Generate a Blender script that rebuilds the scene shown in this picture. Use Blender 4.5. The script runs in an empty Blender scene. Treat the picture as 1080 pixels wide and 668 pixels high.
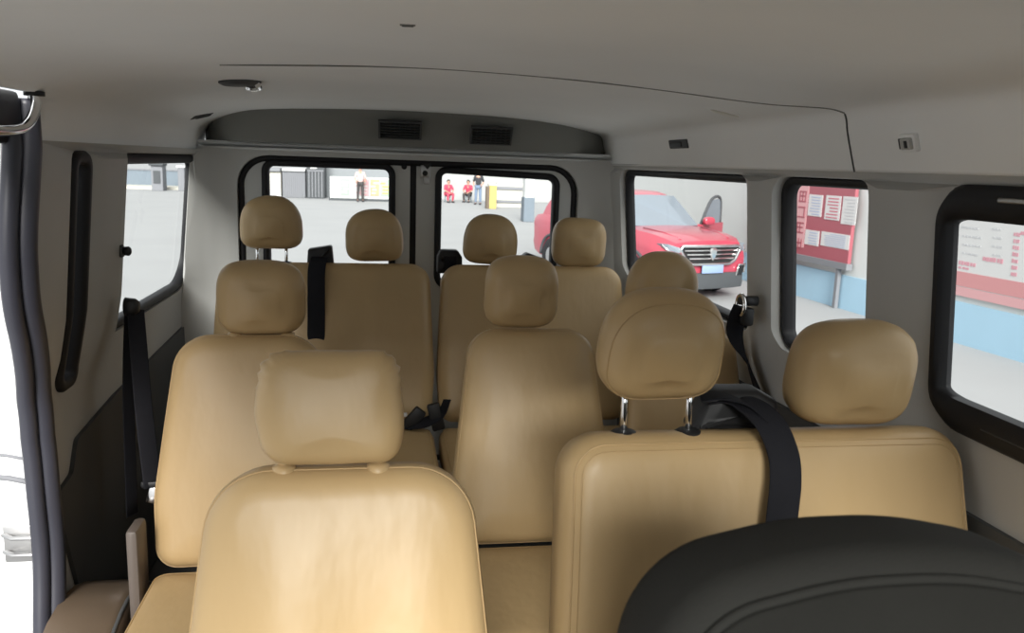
import bpy, bmesh, math, random
from mathutils import Vector, Matrix, noise
from mathutils.geometry import delaunay_2d_cdt
from mathutils.bvhtree import BVHTree
random.seed(4)
S = bpy.context.scene
COL = S.collection
PI = math.pi

# ------------------------------------------------------------------ camera
F = 850.0
EYE = Vector((0, 0, 1.5))
def cam_axes():
    psi, th, r = math.radians(9.238), math.radians(10.738), math.radians(2.0)
    fw = Vector((math.sin(psi)*math.cos(th), math.cos(psi)*math.cos(th), -math.sin(th)))
    ri = Vector((math.cos(psi), -math.sin(psi), 0))
    dn = fw.cross(ri)
    return fw, ri*math.cos(r) - dn*math.sin(r), ri*math.sin(r) + dn*math.cos(r)
FW, RI, DN = cam_axes()
def ray(x, y):
    return FW + RI*((x-540)/F) + DN*((y-334)/F)
def atY(x, y, Y):
    d = ray(x, y); return EYE + d*(Y/d.y)
def atX(x, y, X):
    d = ray(x, y); return EYE + d*(X/d.x)
def atZ(x, y, Z):
    d = ray(x, y); return EYE + d*((Z-EYE.z)/d.z)
cd = bpy.data.cameras.new('camera')
cam = bpy.data.objects.new('camera', cd)
COL.objects.link(cam)
up = -DN
M = Matrix((RI, up, -FW)).transposed().to_4x4()
M.translation = EYE
cam.matrix_world = M
cd.sensor_width = 36
cd.lens = F/1080*36
cd.clip_start = 0.02
cd.clip_end = 500
cd.dof.use_dof = True
cd.dof.focus_distance = 2.1
cd.dof.aperture_fstop = 8.0
S.camera = cam

# ------------------------------------------------------------------ materials
def srgb(r, g, b):
    f = lambda c: ((c/255+0.055)/1.055)**2.4 if c > 10 else c/255/12.92
    return (f(r), f(g), f(b), 1)
def mat(name, col, rough=0.5, metal=0.0, var=0.0, vscale=6.0, bump=0.0, bscale=80.0, bdist=0.002, spec=0.5, stretch=(1,1,1), coat=0.0, sheen=0.0):
    m = bpy.data.materials.new(name); m.use_nodes = True
    nt = m.node_tree; b = nt.nodes['Principled BSDF']
    b.inputs['Base Color'].default_value = col
    b.inputs['Roughness'].default_value = rough
    b.inputs['Metallic'].default_value = metal
    b.inputs['Specular IOR Level'].default_value = spec
    if coat: b.inputs['Coat Weight'].default_value = coat
    if sheen: b.inputs['Sheen Weight'].default_value = sheen
    tc = mp = None
    if var or bump:
        tc = nt.nodes.new('ShaderNodeTexCoord'); mp = nt.nodes.new('ShaderNodeMapping')
        mp.inputs['Scale'].default_value = stretch
        nt.links.new(tc.outputs['Object'], mp.inputs['Vector'])
    if var:
        n = nt.nodes.new('ShaderNodeTexNoise'); n.inputs['Scale'].default_value = vscale
        n.inputs['Detail'].default_value = 5
        nt.links.new(mp.outputs[0], n.inputs['Vector'])
        mx = nt.nodes.new('ShaderNodeMix'); mx.data_type = 'RGBA'
        mx.inputs[6].default_value = tuple(c*(1-var) for c in col[:3])+(1,)
        mx.inputs[7].default_value = tuple(min(1, c*(1+var)) for c in col[:3])+(1,)
        nt.links.new(n.outputs[0], mx.inputs[0]); nt.links.new(mx.outputs[2], b.inputs['Base Color'])
    if bump:
        n2 = nt.nodes.new('ShaderNodeTexNoise'); n2.inputs['Scale'].default_value = bscale
        n2.inputs['Detail'].default_value = 3
        nt.links.new(mp.outputs[0], n2.inputs['Vector'])
        bp = nt.nodes.new('ShaderNodeBump'); bp.inputs['Strength'].default_value = bump
        bp.inputs['Distance'].default_value = bdist
        nt.links.new(n2.outputs[0], bp.inputs['Height']); nt.links.new(bp.outputs[0], b.inputs['Normal'])
    return m
def glass_mat(name, tint=(0.9, 0.93, 0.93), refl=0.06):
    m = bpy.data.materials.new(name); m.use_nodes = True
    nt = m.node_tree; nt.nodes.clear()
    out = nt.nodes.new('ShaderNodeOutputMaterial'); mix = nt.nodes.new('ShaderNodeMixShader')
    tr = nt.nodes.new('ShaderNodeBsdfTransparent'); tr.inputs[0].default_value = (*tint, 1)
    gl = nt.nodes.new('ShaderNodeBsdfGlossy'); gl.inputs['Roughness'].default_value = 0.02
    lw = nt.nodes.new('ShaderNodeLayerWeight'); lw.inputs[0].default_value = refl
    nt.links.new(lw.outputs['Fresnel'], mix.inputs[0])
    nt.links.new(tr.outputs[0], mix.inputs[1]); nt.links.new(gl.outputs[0], mix.inputs[2])
    nt.links.new(mix.outputs[0], out.inputs[0])
    return m
LEATHER = mat('tan_leatherette', (0.44, 0.305, 0.152, 1), 0.42, var=0.06, vscale=5, bump=0.35, bscale=9, bdist=0.012, spec=0.4, stretch=(1.3, 1, 0.55))
PIPING = mat('tan_piping', (0.42, 0.285, 0.135, 1), 0.5)
HEADLINER = mat('headliner_cloth', (0.83, 0.835, 0.83, 1), 0.95, var=0.05, vscale=3, bump=0.2, bscale=300, bdist=0.001, spec=0.1)
HEADER = mat('dark_header_plastic', (0.20, 0.20, 0.185, 1), 0.8, var=0.05, spec=0.2)
PLASTIC = mat('grey_trim_plastic', (0.45, 0.447, 0.43, 1), 0.55, var=0.05, vscale=4, bump=0.1, bscale=400, bdist=0.0005, spec=0.35)
PAINTGREY = mat('grey_body_paint', (0.47, 0.475, 0.46, 1), 0.4, var=0.03)
DARKPL = mat('charcoal_trim_plastic', (0.065, 0.067, 0.068, 1), 0.6, var=0.1, bump=0.15, bscale=300, bdist=0.0006, spec=0.3)
RUBBER = mat('black_rubber', (0.012, 0.012, 0.014, 1), 0.55, var=0.1, spec=0.3)
SEALM = mat('blue_black_seal', (0.035, 0.036, 0.048, 1), 0.42, var=0.1, spec=0.5)
BLACKPL = mat('black_plastic', (0.014, 0.014, 0.015, 1), 0.5, var=0.1, spec=0.4)
WEB = mat('black_belt_webbing', (0.014, 0.014, 0.017, 1), 0.85, var=0.15, vscale=30, bump=0.4, bscale=500, bdist=0.0008, spec=0.12)
CHROME = mat('chrome', (0.85, 0.85, 0.85, 1), 0.12, 1.0)
STEEL = mat('brushed_steel', (0.5, 0.5, 0.5, 1), 0.4, 1.0)
LENS = mat('pale_lamp_lens', (0.62, 0.60, 0.54, 1), 0.3)
CLOTH = mat('dark_grey_seat_cloth', (0.014, 0.0137, 0.0122, 1), 0.9, var=0.2, vscale=9, bump=0.5, bscale=500, bdist=0.001, spec=0.1)
CLOTHRIM = mat('grey_seat_rim_cloth', (0.019, 0.0186, 0.0168, 1), 0.85, var=0.15, vscale=9, bump=0.5, bscale=500, bdist=0.001, spec=0.1)
FLOORM = mat('dark_floor_vinyl', (0.045, 0.043, 0.04, 1), 0.65, var=0.2, vscale=12, bump=0.2, bscale=60)
BROWNV = mat('brown_vinyl', (0.105, 0.075, 0.05, 1), 0.45, var=0.1, bump=0.2, bscale=40)
HINGE = mat('taupe_plastic', (0.105, 0.085, 0.072, 1), 0.5, var=0.05)
WHITEPAINT = mat('white_body_paint', (0.84, 0.86, 0.86, 1), 0.25, coat=0.5)
GLASS = glass_mat('window_glass')
CARGLASS = mat('car_window_glass', (0.16, 0.19, 0.22, 1), 0.08, spec=0.6)
CONC = mat('pale_concrete', (0.285, 0.29, 0.293, 1), 0.9, var=0.08, vscale=0.6, bump=0.2, bscale=6)
RED = mat('red_car_paint', (0.36, 0.045, 0.072, 1), 0.28, coat=0.6, var=0.03)
WHITEW = mat('white_render', (0.54, 0.55, 0.54, 1), 0.85, var=0.05, vscale=1.2, bump=0.2, bscale=20)
BLUEW = mat('pale_blue_dado_paint', (0.33, 0.50, 0.62, 1), 0.7, var=0.06, vscale=2)
REDB = mat('red_board_paint', (0.31, 0.085, 0.105, 1), 0.5, var=0.08, vscale=3)
PINKB = mat('pale_pink_paint', (0.55, 0.30, 0.31, 1), 0.6)
PAPER = mat('white_paper', (0.53, 0.525, 0.52, 1), 0.8, var=0.03)
INKG = mat('grey_ink', (0.44, 0.44, 0.45, 1), 0.8)
INKR = mat('red_ink', (0.46, 0.13, 0.17, 1), 0.8)
INKB = mat('blue_ink', (0.33, 0.38, 0.50, 1), 0.8)
INKP = mat('pink_red_ink', (0.52, 0.26, 0.30, 1), 0.8)
STRIPE = mat('faded_red_stripe', (0.50, 0.23, 0.235, 1), 0.8)
PLATE = mat('pale_blue_plate', (0.22, 0.30, 0.48, 1), 0.5)
YEL = mat('yellow_paint', (0.48, 0.36, 0.10, 1), 0.6, var=0.1)
GREYW = mat('grey_shutter_paint', (0.17, 0.175, 0.19, 1), 0.7, var=0.06)
DKGREY = mat('dark_grey_paint', (0.05, 0.055, 0.06, 1), 0.7, var=0.1)
CREAM = mat('cream_render', (0.47, 0.455, 0.40, 1), 0.85, var=0.05)
BLUEGREY = mat('blue_grey_render', (0.14, 0.17, 0.20, 1), 0.85, var=0.08)
GREENP = mat('green_poster', (0.28, 0.42, 0.29, 1), 0.7)
ORANGEP = mat('orange_poster', (0.46, 0.29, 0.17, 1), 0.7)
SKIN = mat('skin', (0.42, 0.24, 0.17, 1), 0.6)
HAIR = mat('dark_hair', (0.015, 0.012, 0.01, 1), 0.6)
SHIRTW = mat('white_pink_shirt', (0.52, 0.40, 0.39, 1), 0.85)
SHIRTR = mat('red_shirt', (0.45, 0.05, 0.09, 1), 0.85)
SHIRTD = mat('dark_shirt', (0.03, 0.03, 0.035, 1), 0.85)
PANTS = mat('dark_trousers', (0.05, 0.045, 0.045, 1), 0.85)
JEANS = mat('blue_jeans', (0.14, 0.19, 0.27, 1), 0.85)

# ------------------------------------------------------------------ object helpers
def link(o, parent=None):
    COL.objects.link(o)
    if parent: o.parent = parent
    return o
def obj(name, bm, m, parent=None, smooth=True, angle=None):
    me = bpy.data.meshes.new(name)
    bmesh.ops.recalc_face_normals(bm, faces=bm.faces[:])
    bm.to_mesh(me); bm.free()
    me.materials.append(m)
    if smooth:
        me.polygons.foreach_set('use_smooth', [True]*len(me.polygons))
        if angle is not None: me.set_sharp_from_angle(angle=math.radians(angle))
    return link(bpy.data.objects.new(name, me), parent)
def tag(o, label, cat, group=None):
    o['label'] = label; o['category'] = cat
    if group: o['group'] = group
    return o
def thing(name, label, cat, loc=(0, 0, 0), rz=0, group=None):
    o = bpy.data.objects.new(name, None); o.empty_display_size = 0.1
    o.location = loc; o.rotation_euler = (0, 0, rz)
    COL.objects.link(o)
    return tag(o, label, cat, group)
def struct(o):
    o['kind'] = 'structure'; return o
def copy_tree(o, parent=None):
    c = o.copy(); COL.objects.link(c); c.parent = parent
    for ch in list(o.children): copy_tree(ch, c)
    return c

# ------------------------------------------------------------------ mesh helpers
def box(bm, c, s, bev=0.0, rot=None, seg=2):
    t = bmesh.new(); bmesh.ops.create_cube(t, size=1)
    bmesh.ops.scale(t, vec=s, verts=t.verts)
    if bev: bmesh.ops.bevel(t, geom=t.edges[:], offset=bev, segments=seg, affect='EDGES', profile=0.5)
    if rot is not None: bmesh.ops.rotate(t, cent=(0, 0, 0), matrix=rot, verts=t.verts)
    bmesh.ops.translate(t, vec=c, verts=t.verts)
    join(bm, t); return bm
def join(bm, t):
    mp = {v: bm.verts.new(v.co) for v in t.verts}
    for f in t.faces:
        try: bm.faces.new([mp[v] for v in f.verts])
        except ValueError: pass
    t.free()
def rings(bm, R, close=True, capa=True, capb=True):
    VS = [[bm.verts.new(p) for p in r] for r in R]
    n = len(R[0])
    for a, b in zip(VS[:-1], VS[1:]):
        for i in range(n if close else n-1):
            j = (i+1) % n
            bm.faces.new((a[i], a[j], b[j], b[i]))
    if capa: bm.faces.new(VS[0][::-1])
    if capb: bm.faces.new(VS[-1])
    return VS
def tube(bm, pts, r, n=8, closed=False):
    P = [Vector(p) for p in pts]; R = []; prev = None
    N = len(P)
    for i, p in enumerate(P):
        if closed: t = P[(i+1) % N] - P[i-1]
        else: t = P[min(i+1, N-1)] - P[max(i-1, 0)]
        t.normalize()
        if prev is None:
            prev = t.cross(Vector((0, 0, 1)) if abs(t.z) < 0.9 else Vector((1, 0, 0))).normalized()
        u = (prev - t*prev.dot(t)).normalized(); v = t.cross(u); prev = u
        rr = r[i] if isinstance(r, (list, tuple)) else r
        R.append([p + u*(rr*math.cos(2*PI*k/n)) + v*(rr*math.sin(2*PI*k/n)) for k in range(n)])
    if closed:
        R.append(R[0]); VS = rings(bm, R, True, False, False)
        bmesh.ops.remove_doubles(bm, verts=bm.verts[:], dist=1e-6)
    else: rings(bm, R)
    return bm
def lathe(bm, prof, c=(0, 0, 0), axis='Z', n=20):
    R = []
    for (r, h) in prof:
        ring = []
        for k in range(n):
            a = 2*PI*k/n; x, y = max(r, 1e-4)*math.cos(a), max(r, 1e-4)*math.sin(a)
            p = {'Z': (x, y, h), 'Y': (x, h, y), 'X': (h, x, y)}[axis]
            ring.append(Vector(p)+Vector(c))
        R.append(ring)
    rings(bm, R); return bm
def smooth_path(pts, n=6):
    P = [Vector(p) for p in pts]; out = []
    for i in range(len(P)-1):
        p0, p1, p2, p3 = P[max(i-1, 0)], P[i], P[i+1], P[min(i+2, len(P)-1)]
        for k in range(n):
            t = k/n
            out.append(0.5*((2*p1)+(p2-p0)*t+(2*p0-5*p1+4*p2-p3)*t*t+(3*p1-p0-3*p2+p3)*t**3))
    out.append(P[-1]); return out
def strap(bm, pts, wdir, w, t=0.003, n=6):
    P = smooth_path(pts, n); R = []
    for i, p in enumerate(P):
        tan = (P[min(i+1, len(P)-1)]-P[max(i-1, 0)]).normalized()
        wd = Vector(wdir(i/(len(P)-1)) if callable(wdir) else wdir)
        wd = (wd - tan*wd.dot(tan)).normalized(); nn = tan.cross(wd)
        a, b = wd*(w/2), nn*(t/2)
        R.append([p-a-b*0.6, p-a*0.9-b, p+a*0.9-b, p+a-b*0.6, p+a+b*0.6, p+a*0.9+b, p-a*0.9+b, p-a+b*0.6])
    rings(bm, R); return bm
def rpoly(pts, seg=7, step=0.03):
    """rounded polygon, points (x, y, radius), CCW"""
    out = []; n = len(pts); A = []
    for i in range(n):
        p = Vector(pts[i][:2]); a = Vector(pts[i-1][:2]); b = Vector(pts[(i+1) % n][:2]); r = pts[i][2]
        d1 = (a-p); d2 = (b-p); l1, l2 = d1.length, d2.length
        d1.normalize(); d2.normalize(); ang = d1.angle(d2)
        if r <= 0 or ang > PI-0.01: A.append([p]); continue
        t = min(r/math.tan(ang/2), 0.49*l1, 0.49*l2); rr = t*math.tan(ang/2)
        c = p + (d1+d2).normalized()*(rr/math.sin(ang/2))
        s, e = p+d1*t-c, p+d2*t-c
        a0 = math.atan2(s.y, s.x); da = math.atan2(e.y, e.x)-a0
        while da > PI: da -= 2*PI
        while da < -PI: da += 2*PI
        A.append([c+Vector((math.cos(a0+da*k/seg), math.sin(a0+da*k/seg)))*rr for k in range(seg+1)])
    for i in range(n):
        out += A[i]
        a, b = A[i][-1], A[(i+1) % n][0]; L = (b-a).length; k = int(L/step)
        for j in range(1, k): out.append(a+(b-a)*(j/k))
    return out
def superell(a, ht, hb, nt=2.6, nb=3.4, n=64):
    out = []
    for k in range(n):
        t = 2*PI*k/n; c, s = math.cos(t), math.sin(t)
        e = nt if s >= 0 else nb; h = ht if s >= 0 else hb
        x = a*math.copysign(abs(c)**(2/e), c); z = h*math.copysign(abs(s)**(2/e), s)
        out.append(Vector((x, z)))
    return out
def inset(P, d):
    n = len(P); out = []
    for i in range(n):
        t = (P[(i+1) % n]-P[i-1]); t.normalize()
        out.append(P[i]+Vector((-t.y, t.x))*d)
    return out
def pull(P, d):
    """inset toward the centre, for small rounded outlines"""
    c = sum(P, Vector((0, 0)))/len(P); return [p-(p-c).normalized()*d for p in P]
def cushion(P, depth, r, dome=0.01, domeb=None, k=5, inset=inset):
    """puffy pad: outline P in (x, z), front face toward -y"""
    bm = bmesh.new(); domeb = dome if domeb is None else domeb
    c = sum(P, Vector((0, 0)))/len(P); R = []
    def half(sgn, dm):
        out = []
        for i in range(k+1):
            th = PI/2*i/k; Q = inset(P, r*(1-math.cos(th)))
            out.append([Vector((q.x, sgn*(depth/2-r+r*math.sin(th)), q.y)) for q in Q])
        Q = inset(P, r)
        ax = max(abs(q.x-c.x) for q in Q)*1.04+1e-6; az = max(abs(q.y-c.y) for q in Q)*1.04+1e-6
        for u in (0.9, 0.78, 0.64, 0.5, 0.36, 0.22, 0.08):
            row = []
            for q in Q:
                dx, dz = (q.x-c.x)*u, (q.y-c.y)*u
                row.append(Vector((c.x+dx, sgn*(depth/2+dm*(1-(dx/ax)**2)*(1-(dz/az)**2)), c.y+dz)))
            out.append(row)
        return out
    f = half(-1, dome); b = half(1, domeb)
    rings(bm, f[::-1]+b); return bm
def ring_path(P, depth, r, ang=55, out=0.001, inset=inset):
    th = math.radians(ang)
    Q = inset(P, r*(1-math.cos(th)))
    return [Vector((q.x, -(depth/2-r+r*math.sin(th))-out, q.y)) for q in Q]
def xform(bm, m):
    bmesh.ops.transform(bm, matrix=m, verts=bm.verts); return bm
def disp(bm, f):
    for v in bm.verts: v.co = f(v.co)
    return bm

# ------------------------------------------------------------------ van shell
CX = 0.13
FLOORZ, GROUND = 0.0, -0.6
YR = 3.62                     # inner face of the rear body
def lerp_tab(tab, z):
    if z <= tab[0][0]: return tab[0][1]
    for (a, va), (b, vb) in zip(tab[:-1], tab[1:]):
        if z <= b:
            t = (z-a)/(b-a); return va+(vb-va)*t
    return tab[-1][1]
HALF = [(0.0, 0.965), (0.80, 0.97), (0.92, 0.962), (1.0, 0.945), (1.08, 0.93), (1.5, 0.89)]
def sstep(a, b, x):
    t = max(0, min(1, (x-a)/(b-a))); return t*t*(3-2*t)
PIL = {1: [(1.40, 1.57), (2.06, 2.16), (3.50, 3.9)], -1: [(1.92, 2.12), (2.31, 2.55), (3.58, 3.9)]}
def slant(z): return 0.0
def skin(side, Y, z):
    h = lerp_tab(HALF, z)
    b = 0
    y = Y - slant(z)
    for (a, c) in PIL[side]:
        b = max(b, sstep(a-0.05, a+0.035, y)*(1-sstep(c-0.035, c+0.05, y)))
    h -= 0.03*b*sstep(0.82, 0.98, z)
    return CX + side*h
def base(side, z): return CX + side*lerp_tab(HALF, z)
def pt_in(P, x, y):
    c = False; n = len(P); j = n-1
    for i in range(n):
        if (P[i][1] > y) != (P[j][1] > y) and x < (P[j][0]-P[i][0])*(y-P[i][1])/(P[j][1]-P[i][1])+P[i][0]: c = not c
        j = i
    return c
def panel(outer, holes, mapf, step=0.05):
    """triangulated panel with holes; mapf takes plane (u, v) to space"""
    V = []; E = []
    for L in [outer]+holes:
        s = len(V); V += [Vector(p) for p in L]; E += [(s+i, s+(i+1) % len(L)) for i in range(len(L))]
    x0, x1 = min(p[0] for p in outer), max(p[0] for p in outer); y0, y1 = min(p[1] for p in outer), max(p[1] for p in outer)
    def near(x, y):
        return any((Vector((x, y))-v).length < step*0.45 for v in V0)
    V0 = V[:]
    i = x0+step/2
    while i < x1:
        j = y0+step/2
        while j < y1:
            if pt_in(outer, i, j) and not any(pt_in(h, i, j) for h in holes) and not near(i, j): V.append(Vector((i, j)))
            j += step
        i += step
    vs, es, fs, *_ = delaunay_2d_cdt(V, E, [], 0, 1e-5)
    bm = bmesh.new(); B = [bm.verts.new(mapf(v.x, v.y)) for v in vs]
    for f in fs:
        c = sum((vs[k] for k in f), Vector((0, 0)))/len(f)
        if pt_in(outer, c.x, c.y) and not any(pt_in(h, c.x, c.y) for h in holes): bm.faces.new([B[k] for k in f])
    for v in [v for v in bm.verts if not v.link_faces]: bm.verts.remove(v)
    return bm
def wpoly(y0, y1, z0, z1, r=0.07, sl=True, rfar=None):
    s = slant if sl else (lambda z: 0)
    rf = r if rfar is None else rfar
    return rpoly([(y0+s(z0), z0, r), (y1+s(z0), z0, rf), (y1+s(z1), z1, r), (y0+s(z1), z1, r)], step=0.05)
def inset2(P, wx, wy):
    Q = []
    for i in range(len(P)):
        t = (P[(i+1) % len(P)]-P[i-1]); t.normalize(); Q.append(P[i]+Vector((-t.y*wx, t.x*wy)))
    return Q
def ring_frame(P, w, f_in, f_out, wz=None):
    """frame: outline P, width w inward; f_in/f_out map plane points to the two faces"""
    wz = wz or w
    Q = inset2(P, w, wz); Q2 = inset2(P, w*0.75, wz*0.75); P2 = inset2(P, w*0.2, wz*0.2)
    bm = bmesh.new()
    R = [[f_out(p) for p in P], [f_in(p, 0.5) for p in P], [f_in(p, 1) for p in P2], [f_in(p, 1) for p in Q2], [f_in(p, 0.4) for p in Q], [f_out(p) for p in Q]]
    R.append(R[0]); rings(bm, R, True, False, False)
    bmesh.ops.remove_doubles(bm, verts=bm.verts[:], dist=1e-6)
    return bm
def pane(P, f):
    bm = bmesh.new(); bm.faces.new([bm.verts.new(f(p)) for p in P]); return bm

WL0, WR0 = CX-0.965, CX+0.965
WIN = {1: [dict(n=3, P=wpoly(1.585, 2.035, 1.03, 1.492, 0.055), flush=False, w=0.022),
           dict(n=2, P=wpoly(2.185, 3.47, 1.03, 1.492, 0.06), flush=False, w=0.025),
           dict(n=4, P=wpoly(0.50, 1.368, 1.035, 1.492, 0.075), flush=True, w=0.022, wz=0.062)],
       -1: [dict(n=1, P=wpoly(2.565, 3.56, 0.94, 1.492, 0.06, rfar=0.15), flush=False, w=0.034),
            dict(n=5, P=wpoly(2.15, 2.285, 0.87, 1.495, 0.05), flush=True, w=0.035)]}
SEAMY = 1.62
seal_edge = [(2.0, 0.0), (2.037, 0.27), (2.066, 0.42), (2.077, 0.52), (2.074, 0.64), (2.068, 0.80), (2.035, 0.94), (1.936, 1.13), (1.905, 1.24), (1.897, 1.32), (1.903, 1.42), (1.908, 1.51), (1.908, 1.60)]
for side, nm in ((1, 'right'), (-1, 'left')):
    if side == 1:
        outer = [Vector(p) for p in [(-0.95, 0), (YR, 0), (YR, 1.515), (-0.95, 1.515)]]
    else:
        outer = [Vector((YR, 0)), Vector((YR, 1.515)), Vector((1.908, 1.515))] + [Vector(p) for p in [(y, z) for y, z in seal_edge[::-1] if z < 1.5]]
        outer = outer[::-1]
    holes = [w['P'] for w in WIN[side]]
    bm = panel(outer, holes, lambda u, v: Vector((skin(side, u, v), u, v)))
    for w in WIN[side]:                         # reveals
        if not w['flush']:
            P = w['P']; n = len(P)
            R = [[Vector((skin(side, p.x, p.y), p.x, p.y)) for p in P],
                 [Vector((base(side, p.y)+side*0.006, p.x, p.y)) for p in P],
                 [Vector((base(side, p.y)+side*(0.035 if side == 1 else 0.018), p.x, p.y)) for p in P]]
            rings(bm, R, True, False, False)
    bmesh.ops.remove_doubles(bm, verts=bm.verts[:], dist=1e-5)
    struct(obj('wall_'+nm, bm, PLASTIC, angle=50))
    for w in WIN[side]:
        P = w['P']
        root = bpy.data.objects.new('window_%d' % w['n'], None); COL.objects.link(root); struct(root)
        off = 0.0 if w['flush'] else 0.035 if side == 1 else 0.018
        wz = w.get('wz')
        fi = lambda p, k: Vector((base(side, p.y)+side*(off-0.016*k), p.x, p.y))
        fo = lambda p: Vector((base(side, p.y)+side*(off+0.02), p.x, p.y))
        obj('window_frame', ring_frame(P, w['w'], fi, fo, wz), RUBBER, root, angle=60)
        obj('window_pane', pane(inset2(P, w['w']*0.9, (wz or w['w'])*0.9), lambda p: Vector((base(side, p.y)+side*(off+0.01), p.x, p.y))), GLASS, root, smooth=False)
        if w['n'] == 4:       # sliding sash rails along the foot of the window
            b = bmesh.new()
            for dz in (0.066, 0.078):
                tube(b, [Vector((base(1, 1.07)-0.012, y, 1.035+dz-0.035)) for y in (0.6, 0.9, 1.22)], 0.004, 6)
            obj('sash_rail', b, DKGREY, root)
            b = bmesh.new(); box(b, (base(1, 1.46)-0.02, 1.17, 1.468), (0.006, 0.07, 0.008), 0.002)
            obj('sash_catch', b, STEEL, root)
# unseen front end, added to dim frontal light: windscreen wall and left front door
def wsy(v): return -0.95+0.85*max(0, (v-0.95)/0.71)
fo_ = [Vector(p) for p in [(WL0, 0.0), (WR0, 0.0), (WR0, 0.85), (CX+0.89, 1.52), (CX+0.68, 1.68), (CX-0.68, 1.68), (CX-0.89, 1.52), (WL0, 0.85)]]
WS = rpoly([(CX-0.72, 1.10, 0.08), (CX+0.72, 1.10, 0.08), (CX+0.60, 1.63, 0.08), (CX-0.60, 1.63, 0.08)])
struct(obj('wall_front', panel(fo_, [WS], lambda u, v: Vector((u, wsy(v), v)), 0.12), DARKPL, smooth=False))
root = bpy.data.objects.new('window_7', None); COL.objects.link(root); struct(root)
obj('window_frame', ring_frame(WS, 0.03, lambda p, k: Vector((p.x, wsy(p.y)+0.012*k, p.y)), lambda p: Vector((p.x, wsy(p.y)-0.02, p.y))), RUBBER, root, angle=60)
obj('window_pane', pane(inset(WS, 0.027), lambda p: Vector((p.x, wsy(p.y)-0.01, p.y))), GLASS, root, smooth=False)
FD = [Vector(p) for p in [(-0.95, 0), (0.42, 0), (0.42, 1.60), (-0.95, 1.60)]]
bm = panel(FD, [], lambda u, v: Vector((base(-1, v), u, v)), 0.1)
dd = struct(obj('door_4', bm, PLASTIC, angle=40))
# lower charcoal lining
def lining(side, outline, name, off=0.012, m=DARKPL):
    P = rpoly(outline, seg=4, step=0.06)
    bm = panel(P, [], lambda u, v: Vector((skin(side, u, v)-side*off, u, v)), 0.06)
    n = len(P)
    R = [[Vector((skin(side, p.x, p.y)-side*off, p.x, p.y)) for p in P], [Vector((skin(side, p.x, p.y), p.x, p.y)) for p in P]]
    rings(bm, R, True, False, False)
    bmesh.ops.remove_doubles(bm, verts=bm.verts[:], dist=1e-5)
    return struct(obj(name, bm, m, angle=40))
lining(1, [(-0.15, 0.02, 0), (3.55, 0.02, 0), (3.55, 0.84, 0.03), (-0.15, 0.91, 0.03)], 'baseboard_right')
lining(-1, [(2.27, 0.02, 0), (3.55, 0.02, 0), (3.55, 0.78, 0.03), (2.60, 0.745, 0.04), (2.27, 0.715, 0.03), (2.22, 0.635, 0.03), (2.10, 0.616, 0.01), (2.25, 0.17, 0.02)], 'baseboard_left')
# floor
bm = bmesh.new(); box(bm, (CX, 1.34, -0.02), (1.94, 4.62, 0.04)); struct(obj('floor', bm, FLOORM, smooth=False))

# ceiling: a lofted headliner
prof = [(-0.752, 1.508), (-0.748, 1.545), (-0.725, 1.60), (-0.66, 1.645), (-0.50, 1.682), (-0.2, 1.70), (0.13, 1.705), (0.45, 1.698), (0.68, 1.682), (0.83, 1.664), (0.90, 1.652), (0.945, 1.640), (0.962, 1.622), (0.970, 1.59), (0.984, 1.545), (0.996, 1.508)]
PP = [Vector((p.x, 0, p.z)) for p in smooth_path([(x, 0, z) for x, z in prof], 4)]
bm = bmesh.new(); R = []
ys = [-0.11, 0.05, 0.25, 0.6, 1.0, 1.4, 1.70, 1.905, 1.91, 2.05, 2.3, 2.6, 2.9, 3.2, 3.4, 3.64]
for y in ys:
    row = []
    for p in PP:
        x, z = p.x, p.z
        if y < 1.907 and x < -0.3 and z < 1.612: x, z = -0.735, 1.612
        if y > 2.0: z -= 0.012*sstep(2.0, 3.5, y)*max(0, (z-1.6)/0.1)
        row.append(Vector((x, y, z)))
    R.append(row)
rings(bm, R, False, False, False)
bmesh.ops.remove_doubles(bm, verts=bm.verts[:], dist=1e-5)
# return the headliner lip outward so the side edges have a thickness
ceil = obj('ceiling', bm, HEADLINER, angle=60); struct(ceil)
mod = ceil.modifiers.new('shell', 'SOLIDIFY'); mod.thickness = 0.03; mod.offset = 1.0
me = ceil.data
BV = BVHTree.FromPolygons([v.co[:] for v in me.vertices], [p.vertices[:] for p in me.polygons])
def on_ceil(x, y):
    h, n, i, d = BV.ray_cast(EYE, ray(x, y).normalized())
    if n.z > 0: n = -n
    return h, n
def ceil_z(X, Y):
    h, n, i, d = BV.ray_cast(Vector((X, Y, 1.45)), Vector((0, 0, 1))); return h.z
# panel seam across the headliner
pts = []
for X, Y in [(-0.36, 1.935), (0.05, 1.90), (0.35, 1.91), (0.62, 1.91), (0.80, 1.87), (0.88, 1.81), (0.92, 1.73), (0.945, 1.66), (0.958, 1.62)]:
    pts.append(Vector((X, Y, ceil_z(X, Y)-0.0005)))
b = bmesh.new(); tube(b, smooth_path(pts, 5), 0.0018, 6); struct(obj('trim_1', b, HEADER))
b = bmesh.new(); tube(b, [Vector((p.x-0.0005, SEAMY, p.z)) for p in PP if p.x > 0.957], 0.0022, 6)
struct(obj('trim_2', b, DARKPL))
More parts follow.
